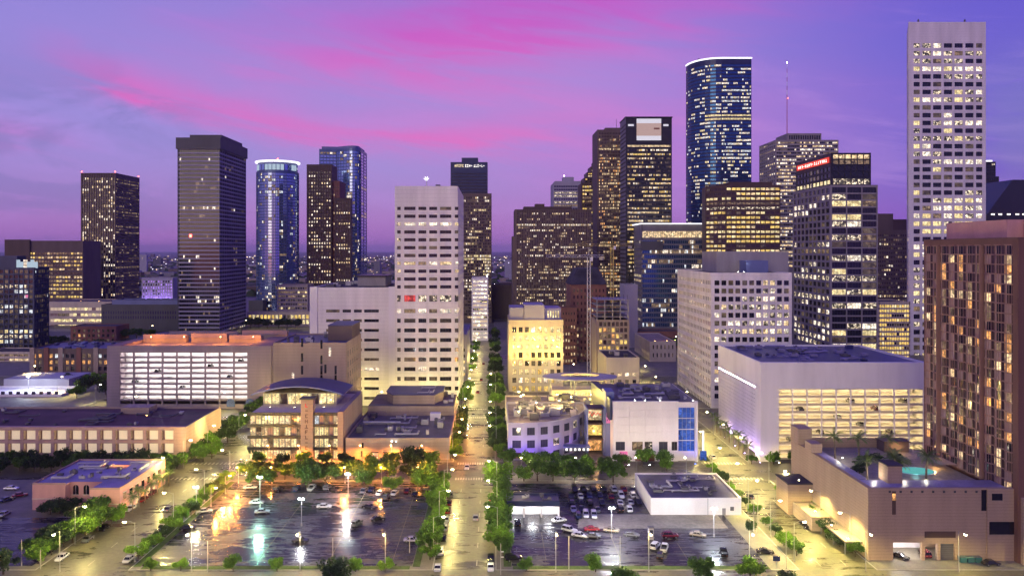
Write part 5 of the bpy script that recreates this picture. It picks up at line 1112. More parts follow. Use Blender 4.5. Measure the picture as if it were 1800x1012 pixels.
def crane(label, px, d, ytop, yj, jl, jr, mt):
    x = PX(px, d); z1 = PZ(ytop, d); B = thing('tower_crane', label, 'crane', (x, d, 0)); b = MB(); s_ = .9
    for dx, dy in ((-s_, -s_), (s_, -s_), (s_, s_), (-s_, s_)): b.tube((x + dx, d + dy, 0), (x + dx, d + dy, z1), .14, .14, mt, 4)
    k = 0; z = 0
    while z < z1 - 2:
        sg = 1 if k % 2 else -1; b.tube((x - s_ * sg, d - s_, z), (x + s_ * sg, d - s_, z + 2.4), .09, .09, mt, 3); b.tube((x - s_, d - s_ * sg, z), (x - s_, d + s_ * sg, z + 2.4), .09, .09, mt, 3); z += 2.4; k += 1
    b.build('mast', B)
    b = MB(); z = z1; xa, xb = PX(jl, d), PX(jr, d)
    for dz, dy in ((0, -.7), (0, .7), (1.4, 0)): b.tube((xa, d + dy, z + dz), (xb, d + dy, z + dz), .1, .1, mt, 3)
    q = xa; k = 0
    while q < xb - 1.5: b.tube((q, d - .7, z), (q + .9, d, z + 1.4), .06, .06, mt, 3); b.tube((q + .9, d, z + 1.4), (q + 1.8, d - .7, z), .06, .06, mt, 3); q += 1.8
    b.tube((x, d, z + 1.4), (x, d, z + 6), .25, .1, mt, 4); b.tube((x, d, z + 6), (xa + 4, d, z + 1.4), .05, .05, mt, 3); b.tube((x, d, z + 6), (xb - 2, d, z + 1.4), .05, .05, mt, 3); b.build('jib', B)
    b = MB(); b.box(x + .9, x + 2.4, d - 1, d + .5, z - 2.4, z - .2, 'white_panel'); b.build('cab', B); b = MB(); b.box(xb - 3, xb - .6, d - .7, d + .7, z - 1.8, z + .2, 'concrete'); b.build('counterweight', B)
crane('white and red tower crane mast before the brick hotel', 1035, 470, 452, 0, 960, 1062, 'paint_white')
crane('yellow tower crane over the building under construction', 1076, 500, 432, 0, 1000, 1112, 'paint_yellow')
d = 640
B, x0, x1, zt = tower('slim_white_block', 'slim plain white block right behind the construction site', 1098, 1121, d, 500, 25, 'grey_lav', None, None, None, .4, seed=156)
d = 560
B, x0, x1, zt = tower('beige_corner_store', 'beige corner store with orange lit roof parapet by white office', 1142, 1188, d, 600, 60, 'cream', dict(n=6, wf=.3, zones=[(2, 14, 2)], p=.3), dict(n=10, wf=.3, zones=[(2, 14, 2)], p=.3), None, .5, roof='roof_tan', seed=157)
for x in (x0 + 5, x0 + 14): flood(B, x, d + 5, zt - .6, 3000, (1, .45, .12), (0, .5, .7), 'lens_orange', 160, .8)
d = 640
B, x0, x1, zt = tower('arcade_block', 'low arcade with bright shop lights below the glass mid-rise', 1120, 1194, d, 582, 20, 'brown_red', dict(n=8, wf=.7, zones=[(1, 8, 1)], hf=.7, p=.8, pal=[('l_white', 2), ('l_warm', 2)], full=.6), None, None, .5, seed=158)

# ------------------------------------------------------------------ far city to the horizon
rn = random.Random(12); fb = MB(); fl = MB(); ft = MB()
for i in range(2600):
    y = 1400 + (rn.random() ** 1.7) * 9000; x = rn.uniform(-.80, .80) * y; w_ = rn.uniform(12, 45) * (1 + y / 9000); h = rn.choice((5, 6, 8, 9, 12, 14)) * (1 + (rn.random() < .04) * rn.uniform(1, 4)); l_ = rn.uniform(12, 40)
    fb.box(x - w_ / 2, x + w_ / 2, y, y + l_, 0, h, rn.choice(('grey_mid', 'grey_dark', 'brown_stone', 'grey_lav', 'tan')), skip=(0, 4))
    if rn.random() < .75:
        s_ = y / 1320 * rn.uniform(.35, 1.1); z = h * rn.uniform(.3, 1.1); fl.box(x - s_, x + s_, y - 1, y - .2, z, z + s_ * 1.3, rn.choice(('far_warm', 'far_warm', 'far_white')), skip=(0, 4))
for i in range(5000):
    y = 1350 + (rn.random() ** 1.8) * 8000; x = rn.uniform(-.80, .80) * y; s_ = rn.uniform(5, 13); h = rn.uniform(5, 11)
    ft.poly([(x - s_, y, 0), (x + s_, y, 0), (x + s_ * .6, y + 1, h), (x - s_ * .5, y + 1, h * .9)], 'leaf_c'); ft.poly([(x - s_ * .5, y + 1, h * .9), (x + s_ * .6, y + 1, h), (x + s_, y + 2 * s_, h * .5), (x - s_, y + 2 * s_, h * .4)], 'leaf_c')
tag(fb.build('far_city'), 'hazy low rooftops of the far city spreading to horizon', 'city', kind='stuff')
tag(fl.build('far_city_lights'), 'tiny scattered lights of the far city', 'lights', kind='stuff')
tag(ft.build('far_treetops'), 'dark treetop mass between far rooftops', 'trees', kind='stuff')

# ------------------------------------------------------------------ dusk haze: one closed box of thin even air round everything
hm = bpy.data.materials.new('haze_air'); hm.use_nodes = True; t = NT(hm.node_tree); t.n.clear()
pv = t.node('ShaderNodeVolumePrincipled'); pv.inputs['Color'].default_value = (.80, .74, .92, 1); pv.inputs['Density'].default_value = HAZE
ho = t.node('ShaderNodeOutputMaterial'); t.l.new(pv.outputs[0], ho.inputs['Volume']); MAT['haze_air'] = hm
if HAZE:
    hb = MB(); hb.box(-26200, 26200, -400, 42200, -1.0, 300, 'haze_air'); tag(hb.build('haze'), 'thin violet dusk haze over the whole city', 'haze', kind='stuff')
# ------------------------------------------------------------------ trees
def crown_mesh(seed, mt, n=1900, rx=4.2, rz=3.0, leaf=.34):
    rn = random.Random(seed); b = MB(); cl = []
    for i in range(17):
        t = rn.uniform(0, 2 * pi); rr = rx * .74 * sqrt(rn.random()); cl.append((rr * cos(t), rr * sin(t), rn.uniform(-.45, .6) * rz, rx * rn.uniform(.18, .42)))
    for i in range(n):
        cx, cy, cz, r = rn.choice(cl); v = Vector((rn.gauss(0, 1), rn.gauss(0, 1), rn.gauss(0, .8))).normalized() * r * (rn.random() ** .35)
        p = Vector((cx, cy, cz)) + v; s = leaf * rn.uniform(.6, 1.4); a = Vector((rn.gauss(0, 1), rn.gauss(0, 1), rn.gauss(0, .6))).normalized(); c = a.orthogonal().normalized(); c.rotate(__import__('mathutils').Quaternion(a, rn.uniform(0, 6))); e = a.cross(c)
        b.poly([p - c * s, p + e * s * .6, p + c * s, p - e * s * .6], mt)
    return b.mesh('crown')
def trunk_mesh(seed, h=3.6, sp=2.4):
    rn = random.Random(seed); b = MB(); b.tube((0, 0, 0), (.1, 0, h * .6), .22, .16, 'bark', 6)
    for i in range(5):
        t = i * 1.256 + rn.uniform(-.3, .3); e = (sp * cos(t), sp * sin(t), h + rn.uniform(.2, 1.8)); b.tube((.1, 0, h * .55), e, .13, .05, 'bark', 5); b.tube(e, (e[0] * 1.3, e[1] * 1.3, e[2] + 1.0), .05, .02, 'bark', 4)
    return b.mesh('trunk')
CR = {k: [crown_mesh(100 * i + j, k) for j in range(4)] for i, k in enumerate(('leaf_a', 'leaf_lit', 'leaf_c'))}
TR = [trunk_mesh(7 + j) for j in range(3)]
TN = [0]
def tree(x, y, s, mt, label, group=None, z=.2, squash=1.0):
    rn = random.Random(int(x * 13 + y * 7)); TN[0] += 1
    o = thing('street_tree', label, 'tree', (x, y, z), rn.uniform(0, 6), group); s *= 1.25; o.scale = (s, s, s * squash * .85)
    child('trunk', rn.choice(TR), o); c = child('crown', rn.choice(CR[mt]), o, (0, 0, 4.3), rn.uniform(0, 6)); return o
def palm_meshes(seed, h):
    rn = random.Random(seed); t = MB(); p = Vector((0, 0, 0)); n = 7; bend = rn.uniform(-.4, .4)
    for i in range(n): q = Vector((bend * ((i + 1) / n) ** 2, 0, h * (i + 1) / n)); t.tube(p, q, .24 - .01 * i, .23 - .01 * i, 'palm_bark', 7); p = q
    c = MB()
    for k in range(28):
        a = k * 2.4 + rn.uniform(-.2, .2); up = rn.uniform(-.1, 1.1); L = rn.uniform(2.5, 3.5); pr = p.copy(); d = Vector((cos(a) * cos(up), sin(a) * cos(up), sin(up))); side = Vector((-sin(a), cos(a), 0))
        for i in range(7):
            q = pr + d * (L / 7); d = (d + Vector((0, 0, -.17))).normalized(); w = .62 * sin(pi * (i + 1) / 8.2)
            for sg in (-1, 1):
                for hh in (0, .34, .67): m0 = pr.lerp(q, hh); m1 = pr.lerp(q, hh + .30); e = m1 + side * sg * w + d * .22 + Vector((0, 0, -.14)); c.poly([m0, m1, e], 'leaf_palm')
            pr = q
    return t.mesh('trunk'), c.mesh('crown')
PAL = [palm_meshes(i, h) for i, h in enumerate((5.0, 6.2, 7.0))]
def palm(x, y, z, v, s, label, group):
    o = thing('palm_tree', label, 'palm tree', (x, y, z), x * 3.1, group); o.scale = (s, s, s); child('trunk', PAL[v][0], o); child('crown', PAL[v][1], o); return o

rn = random.Random(31)
ORD = ['first', 'second', 'third', 'fourth', 'fifth', 'sixth', 'seventh', 'eighth', 'ninth', 'tenth', 'eleventh', 'twelfth', 'thirteenth', 'fourteenth', 'fifteenth', 'sixteenth', 'seventeenth', 'eighteenth']
# hedge-like row before the department store
for i in range(13):
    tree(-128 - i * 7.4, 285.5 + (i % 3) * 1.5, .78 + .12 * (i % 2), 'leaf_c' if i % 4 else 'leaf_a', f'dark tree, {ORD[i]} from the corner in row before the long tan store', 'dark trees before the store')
tree(-124.5, 283, .75, 'leaf_lit', 'small bright green lit tree at the store corner')
for i, (px, py, s, mt) in enumerate(((372, 806, .95, 'leaf_lit'), (357, 812, .8, 'leaf_a'), (400, 778, 1.0, 'leaf_c'), (415, 762, 1.1, 'leaf_a'))):
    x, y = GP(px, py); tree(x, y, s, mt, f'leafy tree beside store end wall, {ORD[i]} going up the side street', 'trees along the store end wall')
# back edge of the west lot
for i, (px, py, s, mt, lb) in enumerate(((457, 862, 1.05, 'leaf_a', 'round green tree right behind the green lamp in the wet lot'), (540, 858, 1.15, 'leaf_a', 'broad green tree before the lettered pylon'), (572, 856, 1.0, 'leaf_a', 'green tree beside broad tree before the pylon'),
        (640, 858, .9, 'leaf_a', 'pale lit tree beside the white lamp behind lot cars'), (690, 866, .75, 'leaf_lit', 'small tree between parked cars at the lot rear'), (742, 862, 1.05, 'leaf_lit', 'broad tree at the rear street corner of the lot'),
        (728, 824, 1.0, 'leaf_c', 'dark tree at the street end of the low hall'))):
    x, y = GP(px, py); tree(x, y, s, mt, lb, 'trees round the rear of the lot')
for i in range(9): tree(-90 + i * 8.3 + rn.uniform(-1, 1), 289.5 + rn.uniform(-1, 1), rn.uniform(.6, .95), ('leaf_a', 'leaf_c', 'leaf_lit')[i % 3], f'pavement tree, {ORD[i]} from the west before the glazed building and hall', 'pavement trees in the orange light')
for i in range(9): tree(6 + i * 7.2 + rn.uniform(-1, 1), 287 + rn.uniform(-2, 1), rn.uniform(.55, .95), ('leaf_a', 'leaf_lit', 'leaf_a')[i % 3], f'pavement tree, {ORD[i]} from central street before the mall fronts', 'pavement trees before the mall')
# side street, lot side
for i in range(15): tree(-95.2 + rn.uniform(-.6, .6), 268 - i * 4.7 + rn.uniform(-.6, .6), rn.uniform(.45, .72), ('leaf_lit', 'leaf_a', 'leaf_lit', 'leaf_c')[i % 4], f'kerb tree, {ORD[i]} from the rear along lot side of the west street', 'kerb trees of the west street', squash=rn.uniform(.8, 1.1))
for i, (px, py, s, mt) in enumerate(((196, 926, .85, 'leaf_lit'), (172, 935, .9, 'leaf_a'), (150, 945, .95, 'leaf_lit'), (128, 955, .85, 'leaf_a'), (112, 962, .6, 'leaf_a'))):
    x, y = GP(px, py); tree(x, y, s, mt, f'bushy tree, {ORD[i]} from the pink building along the dark corner lot', 'bushy trees by the corner lot')
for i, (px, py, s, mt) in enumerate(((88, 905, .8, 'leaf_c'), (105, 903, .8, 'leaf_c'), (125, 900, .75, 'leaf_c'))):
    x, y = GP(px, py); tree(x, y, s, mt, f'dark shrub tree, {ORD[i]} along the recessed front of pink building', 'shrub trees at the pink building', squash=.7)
# front verge
for i, (px, py, s, mt) in enumerate(((6, 1010, .9, 'leaf_c'), (265, 1004, .42, 'leaf_lit'), (318, 1004, .42, 'leaf_lit'), (410, 1005, .5, 'leaf_lit'), (487, 1005, .45, 'leaf_lit'), (592, 1030, .85, 'leaf_c'), (625, 1005, .45, 'leaf_lit'), (677, 1006, .45, 'leaf_lit'), (925, 1004, .45, 'leaf_lit'), (1047, 1006, .55, 'leaf_lit'), (1100, 1040, .7, 'leaf_a'), (1230, 1022, .78, 'leaf_a'), (1318, 1022, .78, 'leaf_lit'), (1385, 1036, .6, 'leaf_c'))):
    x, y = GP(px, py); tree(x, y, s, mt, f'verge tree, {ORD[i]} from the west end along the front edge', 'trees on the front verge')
# central street kerbs, near block
rn = random.Random(31)
for i in range(14): tree(-17.6 + rn.uniform(-.8, .5), 266 - i * 5.0 + rn.uniform(-.8, .8), rn.uniform(.5, .85), 'leaf_lit' if i % 3 else 'leaf_a', f'leafy tree, {ORD[i]} from the crossing on the lot side of central street', 'trees on the lot kerb of central street', squash=rn.uniform(.85, 1.1))
for i in range(11): tree(1.9 + rn.uniform(-.5, .6), 266 - i * 6.3 + rn.uniform(-1, 1), 1.15 if i == 0 else rn.uniform(.55, .95), 'leaf_a' if i % 3 else 'leaf_lit', f'leafy tree, {ORD[i]} from the crossing on car wash kerb of central street', 'trees on the far kerb of central street', squash=rn.uniform(.85, 1.1))
# central street further up
for k in range(12): tree(-16.9 + rn.uniform(-.6, .6), 299 + k * 5.8, (.75 if k == 0 else rn.uniform(.85, 1.1)), 'leaf_lit' if k in (0, 1, 5) else ('leaf_c' if k > 3 else 'leaf_a'), f'avenue tree, {ORD[k]} from the crossing before the low hall side wall', 'avenue trees by the low hall')
for k in range(10): tree(1.6 + rn.uniform(-.6, .6), 302 + k * 6.8, .7 if k == 0 else rn.uniform(.8, 1.05), 'leaf_lit' if k in (0, 4, 7) else 'leaf_c', f'avenue tree, {ORD[k]} from the crossing along the curved mall kerb', 'avenue trees by the curved mall')
for k, y in enumerate((398, 407, 416, 428, 440, 452, 464, 500, 515, 530, 550, 600, 620, 645, 700, 730)): tree(1.0, y, 1.05, 'leaf_c' if k % 3 else 'leaf_lit', f'distant avenue tree, {ORD[k]} past the curved mall on the same kerb', 'distant avenue trees')
for k, y in enumerate((402, 420, 440, 510, 540, 560, 610, 640)): tree(-15.5, y, .85, 'leaf_lit' if k % 2 else 'leaf_a', f'distant avenue tree, {ORD[k]} up the kerb of the white tower', 'distant avenue trees')
# before the mall
for i, (px, py, s, mt, lb) in enumerate(((921, 846, .7, 'leaf_lit', 'small bright green tree before curved mall corner'), (945, 846, 1.05, 'leaf_a', 'broad tree before the curved mall windows'), (972, 846, .9, 'leaf_a', 'tree beside broad tree at the mall canopy'), (1010, 852, 1.1, 'leaf_a', 'wide tree behind the crowded car rows'), (1038, 838, .6, 'leaf_lit', 'bright small tree at the foot of sign tower'), (1078, 848, 1.1, 'leaf_a', 'wide tree before the pink lit passage'), (1172, 828, .6, 'leaf_lit', 'small round tree by the white box doors'))):
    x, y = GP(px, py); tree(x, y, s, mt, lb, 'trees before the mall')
# east street
for i, (px, py, s, mt) in enumerate(((1378, 872, .6, 'leaf_lit'), (1392, 884, .6, 'leaf_a'), (1405, 892, .6, 'leaf_a'), (1420, 905, .6, 'leaf_lit'), (1432, 912, .55, 'leaf_a'), (1448, 930, .5, 'leaf_a'), (1470, 955, .5, 'leaf_c'), (1330, 905, .4, 'leaf_a'), (1322, 935, .4, 'leaf_c'), (1392, 958, .35, 'leaf_lit'))):
    x, y = GP(px, py); tree(x, y, s, mt, f'small east street tree, {ORD[i]} counted from the garage corner towards the verge', 'small trees of the east street')
for k in range(9): palm(101.6, 300 + k * 6.0, .15, k % 3, .95, f'street palm, {ORD[k]} from the corner along the white garage wall', 'palms by the white garage')
for k in range(7): palm(-114.5, 238 + k * 4.4, .15, (k + 1) % 3, .8, f'sidewalk palm, {ORD[k]} from the near corner along pink building', 'palms by the pink building')
for i, (px, py, v, s, lb) in enumerate(((1468, 811, 1, 1.1, 'roof deck palm nearest the stair house on podium edge'), (1510, 806, 0, 1.1, 'roof deck palm second from the podium edge wall'), (1560, 806, 0, 1.1, 'roof deck palm before the lit decks middle bay'), (1524, 852, 0, 1.15, 'roof deck palm beside the small stair house'), (1574, 849, 0, 1.2, 'pale lit palm in front of the pool'), (1582, 846, 0, .9, 'small palm touching the pale palm by the pool'), (1628, 843, 0, 1.15, 'pale lit palm behind the pool near pergola'))):
    d_ = GD(py, 17) + 1.5; palm(PX(px, d_), d_, 17.0, v, s * 1.12, lb, 'palms on the pool deck')
for i, (x, y, lb) in enumerate(((106.0, 231, 'small added uplight by the palm at the podium edge'), (110.5, 238, 'small added uplight between two rear deck palms'), (106.8, 210.8, 'small added uplight beside the stair house palm'), (115.6, 211.4, 'small added uplight below the pale pool palm'), (122.5, 213, 'small added uplight below the pergola palm'))):  # fixtures added so that the deck palms look lit
    pl = thing('added_deck_light', lb, 'light', (x, y, 17.0), 0, 'added pool deck uplights'); m_ = MB(); m_.tube((0, 0, 0), (0, 0, .3), .16, .12, 'unit_dark', 6); child('housing', m_.mesh('housing'), pl); m_ = MB(); m_.tube((0, 0, .3), (0, 0, .36), .12, .1, 'lens_white', 6); child('lens', m_.mesh('lens'), pl); light(pl, (0, 0, 3.4), 300, (1, .9, .68), .25)
def nth(i): return ORD[i] if i < len(ORD) else f'{i + 1}th'
def avenue(x, y0, y1, n, smin, smax, pal, lb, grp, jx=.7):
    for i in range(n): y = y0 + (y1 - y0) * i / max(1, n - 1); tree(x + rn.uniform(-jx, jx), y + rn.uniform(-1, 1), rn.uniform(smin, smax), pal[i % len(pal)], lb.replace('#', nth(i)), grp, squash=rn.uniform(.8, 1.15))
avenue(-120.2, 271, 392, 17, .6, .95, ('leaf_a', 'leaf_c', 'leaf_lit', 'leaf_c'), 'side street tree, # from the pink building on the store kerb', 'trees on the store kerb')
avenue(-94.0, 300, 392, 12, .6, .9, ('leaf_c', 'leaf_a', 'leaf_lit'), 'side street tree, # from the crossing on the glazed building kerb', 'trees on the glazed building kerb')
avenue(-121.5, 199, 232, 8, .6, .95, ('leaf_lit', 'leaf_a', 'leaf_c'), 'bushy kerb tree, # from the verge along the dark corner lot', 'bushy kerb trees of the corner lot', 1.4)
avenue(-124.5, 204, 230, 5, .5, .8, ('leaf_a', 'leaf_c'), 'inner bushy tree, # from the verge inside the dark corner lot edge', 'inner bushy trees of the corner lot', 1.2)
avenue(97.4, 203, 246, 15, .34, .6, ('leaf_a', 'leaf_lit', 'leaf_c'), 'podium kerb shrub tree, # from the verge along the hotel podium', 'shrub trees along the podium', .8)
avenue(81.6, 203, 292, 12, .32, .55, ('leaf_a', 'leaf_lit', 'leaf_c'), 'east street shrub tree, # from the verge on the lot kerb', 'shrub trees on the east lot kerb', .6)
for i in range(11): tree(-89 + i * 6.4 + rn.uniform(-1.2, 1.2), 272.5 + rn.uniform(-1, 1.5), rn.uniform(.65, 1.0), ('leaf_a', 'leaf_c', 'leaf_a', 'leaf_lit')[i % 4], f'lot edge tree, {nth(i)} from the west along the rear kerb of wet lot', 'trees along the rear kerb of the wet lot')
for i in range(16): tree(-132 - i * 6.6 + rn.uniform(-1, 1), 281 + rn.uniform(-1, 1), rn.uniform(.6, .9), ('leaf_c', 'leaf_a', 'leaf_c')[i % 3], f'front row tree, {nth(i)} from the corner in the outer row before tan store', 'outer row of trees before the store')
for i in range(9): tree(100 + i * 8.5, 291 + rn.uniform(-1, 1), rn.uniform(.4, .7), ('leaf_a', 'leaf_lit')[i % 2], f'garage front shrub tree, {nth(i)} from the corner before lit decks', 'shrub trees before the lit decks')
for i in range(9): tree(PX(100 + i * 11, 610), 600 + rn.uniform(-6, 20), rn.uniform(1.0, 1.5), ('leaf_c', 'leaf_a')[i % 2], f'far tree, {nth(i)} beyond the brown brick apartments', 'far trees beyond the apartments')
# planting on the deck and distant park greenery
for i, (x, y, s, mt) in enumerate(((108, 222, .5, 'leaf_c'), (111, 228, .5, 'leaf_c'), (115, 233, .5, 'leaf_a'), (120, 236, .5, 'leaf_c'), (126, 236, .5, 'leaf_c'), (117, 220, .35, 'leaf_a'))): tree(x, y, s, mt, f'low deck bush, {ORD[i]} round the pool from the front wall', 'bushes on the pool deck', 17.0, .6)
for i, (px, d_, s) in enumerate(((1130, 640, 1.4), (1145, 634, 1.5), (1160, 638, 1.5), (1175, 632, 1.5), (1190, 636, 1.4))): tree(PX(px, d_), 628 + i % 2 * 3, s, 'leaf_c', f'park tree, {ORD[i]} in the dark row before the arcade', 'park trees by the arcade')
for i, (px, d_) in enumerate(((440, 800), (455, 800), (470, 798), (490, 802), (505, 800), (520, 798))): tree(PX(px, d_), d_, 1.5, 'leaf_c', f'dark tree, {ORD[i]} in row before the glowing podium', 'trees by the glowing podium')
for i, (px, d_) in enumerate(((220, 700), (240, 705), (262, 700), (90, 640), (108, 645))): tree(PX(px, d_), d_, 1.3, 'leaf_a', f'tree, {ORD[i]} in the lit gap below the grey low block', 'trees below the grey low block')
for i, (px, py, s, mt) in enumerate(((150, 690, 1.3, 'leaf_c'), (172, 686, 1.2, 'leaf_lit'), (186, 694, 1.1, 'leaf_c'), (135, 700, 1.0, 'leaf_lit'), (120, 676, .9, 'leaf_c'), (160, 676, 1.0, 'leaf_lit'))):
    x, y = GP(px, py); tree(x, y, s, mt, f'tree, {ORD[i]} in the clump between warehouse and lavender garage', 'trees by the warehouse')

# ------------------------------------------------------------------ cars
def loft(b, st, mt, cap=True):
    """st: list of (x, [(y, z), ...]) cross-sections of one side, mirrored"""
    rings = []
    for x, sec in st: rings.append([(x, y, z) for y, z in sec] + [(x, -y, z) for y, z in reversed(sec)])
    n = len(rings[0]); i0 = len(b.v)
    for r in rings: b.v += r
    k = b.k(mt)
    for a in range(len(rings) - 1):
        for j in range(n):
            j2 = (j + 1) % n; b.f.append((i0 + a * n + j, i0 + a * n + j2, i0 + (a + 1) * n + j2, i0 + (a + 1) * n + j)); b.mi.append(k)
    if cap:
        b.f.append(tuple(i0 + j for j in range(n))); b.mi.append(k); b.f.append(tuple(i0 + (len(rings) - 1) * n + j for j in reversed(range(n)))); b.mi.append(k)
CAR = {}
def car_meshes(kind, colr):
    k = (kind, colr)
    if k in CAR: return CAR[k]
    m = 'car_' + colr; L = {'sedan': 2.35, 'suv': 2.4, 'pickup': 2.75}[kind]; zb = {'sedan': .88, 'suv': 1.05, 'pickup': 1.0}[kind]; zr = {'sedan': 1.45, 'suv': 1.78, 'pickup': 1.8}[kind]; lo = .30 if kind == 'sedan' else .38
    sec = lambda w, zt: [(w * .86, lo), (w, lo + .14), (w * 1.0, zt * .72), (w * .93, zt)]
    body = MB(); hood = zb * (.86 if kind == 'sedan' else .95)
    loft(body, [(-L, sec(.74, zb * .90)), (-L + .16, sec(.88, zb * .98)), (-L * .55, sec(.92, zb)), (0, sec(.93, zb)), (L * .38, sec(.92, zb * .98)), (L * .8, sec(.88, hood)), (L - .12, sec(.82, hood * .88)), (L, sec(.70, hood * .74))], m)
    if kind == 'pickup':
        body.box(-L + .1, -.55, .78, .92, zb, zb + .22, m); body.box(-L + .1, -.55, -.92, -.78, zb, zb + .22, m); body.box(-L + .02, -L + .1, -.9, .9, zb - .05, zb + .22, m); body.box(-L + .15, -.6, -.75, .75, zb + .01, zb + .03, 'frame')
    gl = MB(); g2 = lambda w, w2: [(w, zb - .03), (w2, zr - .05)]
    a, c = {'sedan': (-1.55, .95), 'suv': (-2.2, .85), 'pickup': (-.55, 1.35)}[kind]; ins = {'sedan': (.62, .62), 'suv': (.22, .55), 'pickup': (.12, .55)}[kind]
    n4 = [(a, .84, zb - .03), (c, .84, zb - .03), (c - ins[1], .70, zr - .06), (a + ins[0], .70, zr - .06)]
    gl.poly([(x, -y, z) for x, y, z in n4], 'car_glass'); gl.poly([(x, y, z) for x, y, z in reversed(n4)], 'car_glass')
    gl.poly([n4[1], (n4[1][0], -.84, n4[1][2]), (n4[2][0], -.70, n4[2][2]), n4[2]][::-1], 'car_glass'); gl.poly([n4[0], (n4[0][0], -.84, n4[0][2]), (n4[3][0], -.70, n4[3][2]), n4[3]], 'car_glass')
    rf = MB(); loft(rf, [(a + ins[0] - .08, [(.70, zr - .08), (.62, zr - .01)]), ((a + c) / 2, [(.74, zr - .07), (.64, zr + .02)]), (c - ins[1] + .08, [(.70, zr - .08), (.62, zr - .01)])], m)
    for sy in (-1, 1):
        rf.tube((a + ins[0], .71 * sy, zr - .07), (a, .86 * sy, zb - .02), .05, .05, m, 4); rf.tube((c - ins[1], .71 * sy, zr - .07), (c, .86 * sy, zb - .02), .05, .05, m, 4); rf.tube(((a + c) / 2, .73 * sy, zr - .07), ((a + c) / 2, .865 * sy, zb), .04, .04, m, 4)
    wh = MB(); wh.tube((0, -.11, 0), (0, .11, 0), .33, .33, 'tyre', 14); wh.tube((0, -.125, 0), (0, .125, 0), .2, .2, 'rim', 8)
    hl = MB(); hl.box(-.06, .08, -.19, .19, -.07, .07, 'chrome'); tl = MB(); tl.box(-.06, .06, -.16, .16, -.09, .09, 'brick_red')
    CAR[k] = (body.mesh('body'), gl.mesh('windows'), rf.mesh('roof'), wh.mesh('wheel'), hl.mesh('headlight'), tl.mesh('taillight'), L, hood, zb); return CAR[k]
LIT = {}
def lit_copy(me, mt):
    if (me.name, mt) not in LIT: m2 = me.copy(); m2.materials[0] = MAT[mt]; LIT[me.name, mt] = m2
    return LIT[me.name, mt]
def car(px, py, deg, colr, label, group, kind='sedan', full=True, xy=None, z=.21, on=False):
    x, y = xy or GP(px, py, .2); B_, G_, R_, W_, H_, T_, L, hood, zb = car_meshes(kind, colr)
    o = thing('parked_car', label, {'sedan': 'car', 'suv': 'car', 'pickup': 'pickup'}[kind], (x, y, z), radians(deg), group)
    if on: H_ = lit_copy(H_, 'head'); T_ = lit_copy(T_, 'tail')
    child('body', B_, o); child('windows', G_, o); child('roof', R_, o)
    for sx_ in (-.60, .60):
        for sy in (-.82, .82): child('wheel', W_, o, (sx_ * L, sy, .33))
    if full:
        for sy in (-.55, .55): child('headlight', H_, o, (L - .10, sy, hood * .68)); child('taillight', T_, o, (-L + .06, sy, zb * .78))
    return o
GWL = 'cars in the west lot'
for a in ((330, 930, 10, 'black', 'black sedan alone near the side street end of the west lot', 'sedan'), (360, 900, 20, 'silver', 'silver sedan under the kerb trees of the west lot', 'sedan'),
          (451, 885, 5, 'white', 'white sedan at the foot of the green lamp', 'sedan'), (461, 901, 8, 'silver', 'silver sedan just in front of the green lamp', 'sedan'),
          (570, 892, 3, 'white', 'white sedan alone in the middle of the west lot', 'sedan'), (528, 952, 0, 'black', 'black sedan alone on the bright wet patch near the verge', 'sedan'),
          (649, 893, -20, 'black', 'black sedan beside the glaring puddle', 'sedan'), (664, 914, 25, 'black', 'black sedan with its nose lit, behind the dark suv', 'sedan'),
          (627, 922, 70, 'grey', 'dark grey suv in the lot middle', 'suv'), (724, 951, 0, 'lilac', 'pale lilac sedan alone by the street edge of the west lot', 'sedan'),
          (440, 858, 5, 'silver', 'silver sedan at the rear kerb left of the green lamp', 'sedan'), (488, 862, 80, 'black', 'black suv at the rear kerb before dark tree', 'suv'), (522, 862, 85, 'navy', 'navy suv at the rear kerb before the pylon', 'suv'),
          (548, 860, 85, 'silver', 'silver pickup at the rear kerb before broad tree', 'pickup'), (575, 859, 85, 'grey', 'grey suv beside the silver pickup at rear kerb', 'suv'), (640, 864, 80, 'grey', 'grey sedan at rear kerb beside white lamp', 'sedan'),
          (654, 861, 80, 'navy', 'navy sedan at rear kerb second past the white lamp', 'sedan'), (668, 868, 80, 'white', 'white sedan beside the small rear tree', 'sedan'), (679, 876, 80, 'grey', 'grey suv parked in front of the small rear tree', 'suv'),
          (694, 868, 80, 'white', 'white sedan on the street side of small rear tree', 'sedan'), (716, 864, 85, 'maroon', 'maroon sedan under the broad corner tree', 'sedan'), (730, 870, 85, 'black', 'black sedan under the broad corner tree', 'sedan'), (762, 862, 90, 'silver', 'silver van-like suv by the crossing lamp', 'suv')):
    car(a[0], a[1], a[2], a[3], a[4], GWL, a[5])
# crowded rows of the east lot
rn = random.Random(4); cc = ['black', 'black', 'grey', 'white', 'silver', 'red', 'navy', 'maroon', 'black', 'white']
for r, (py, xs_, nm) in enumerate(((862, (1010, 1025, 1042, 1060, 1078, 1096, 1112), 'rear'), (873, (1004, 1020, 1036, 1054, 1074, 1092, 1112), 'second'), (885, (1005, 1021, 1036, 1058, 1090, 1108, 1122), 'third'), (897, (1008, 1022, 1050, 1090, 1106), 'fourth'), (908, (1016, 1030, 1044), 'front'))):
    for i, px in enumerate(xs_):
        kd = 'suv' if rn.random() < .45 else 'sedan'; cl_ = rn.choice(cc); kw = {'suv': 'suv', 'sedan': 'sedan'}[kd]
        car(px, py + rn.uniform(-1, 1), 90 + rn.uniform(-6, 6) + (180 if rn.random() < .4 else 0), cl_, f'{cl_} {kw}, {ORD[i]} from the car wash side in {nm} row of crowded lot', 'cars crowded in the east lot', kd, full=r > 2)
GEL = 'cars in the east lot'
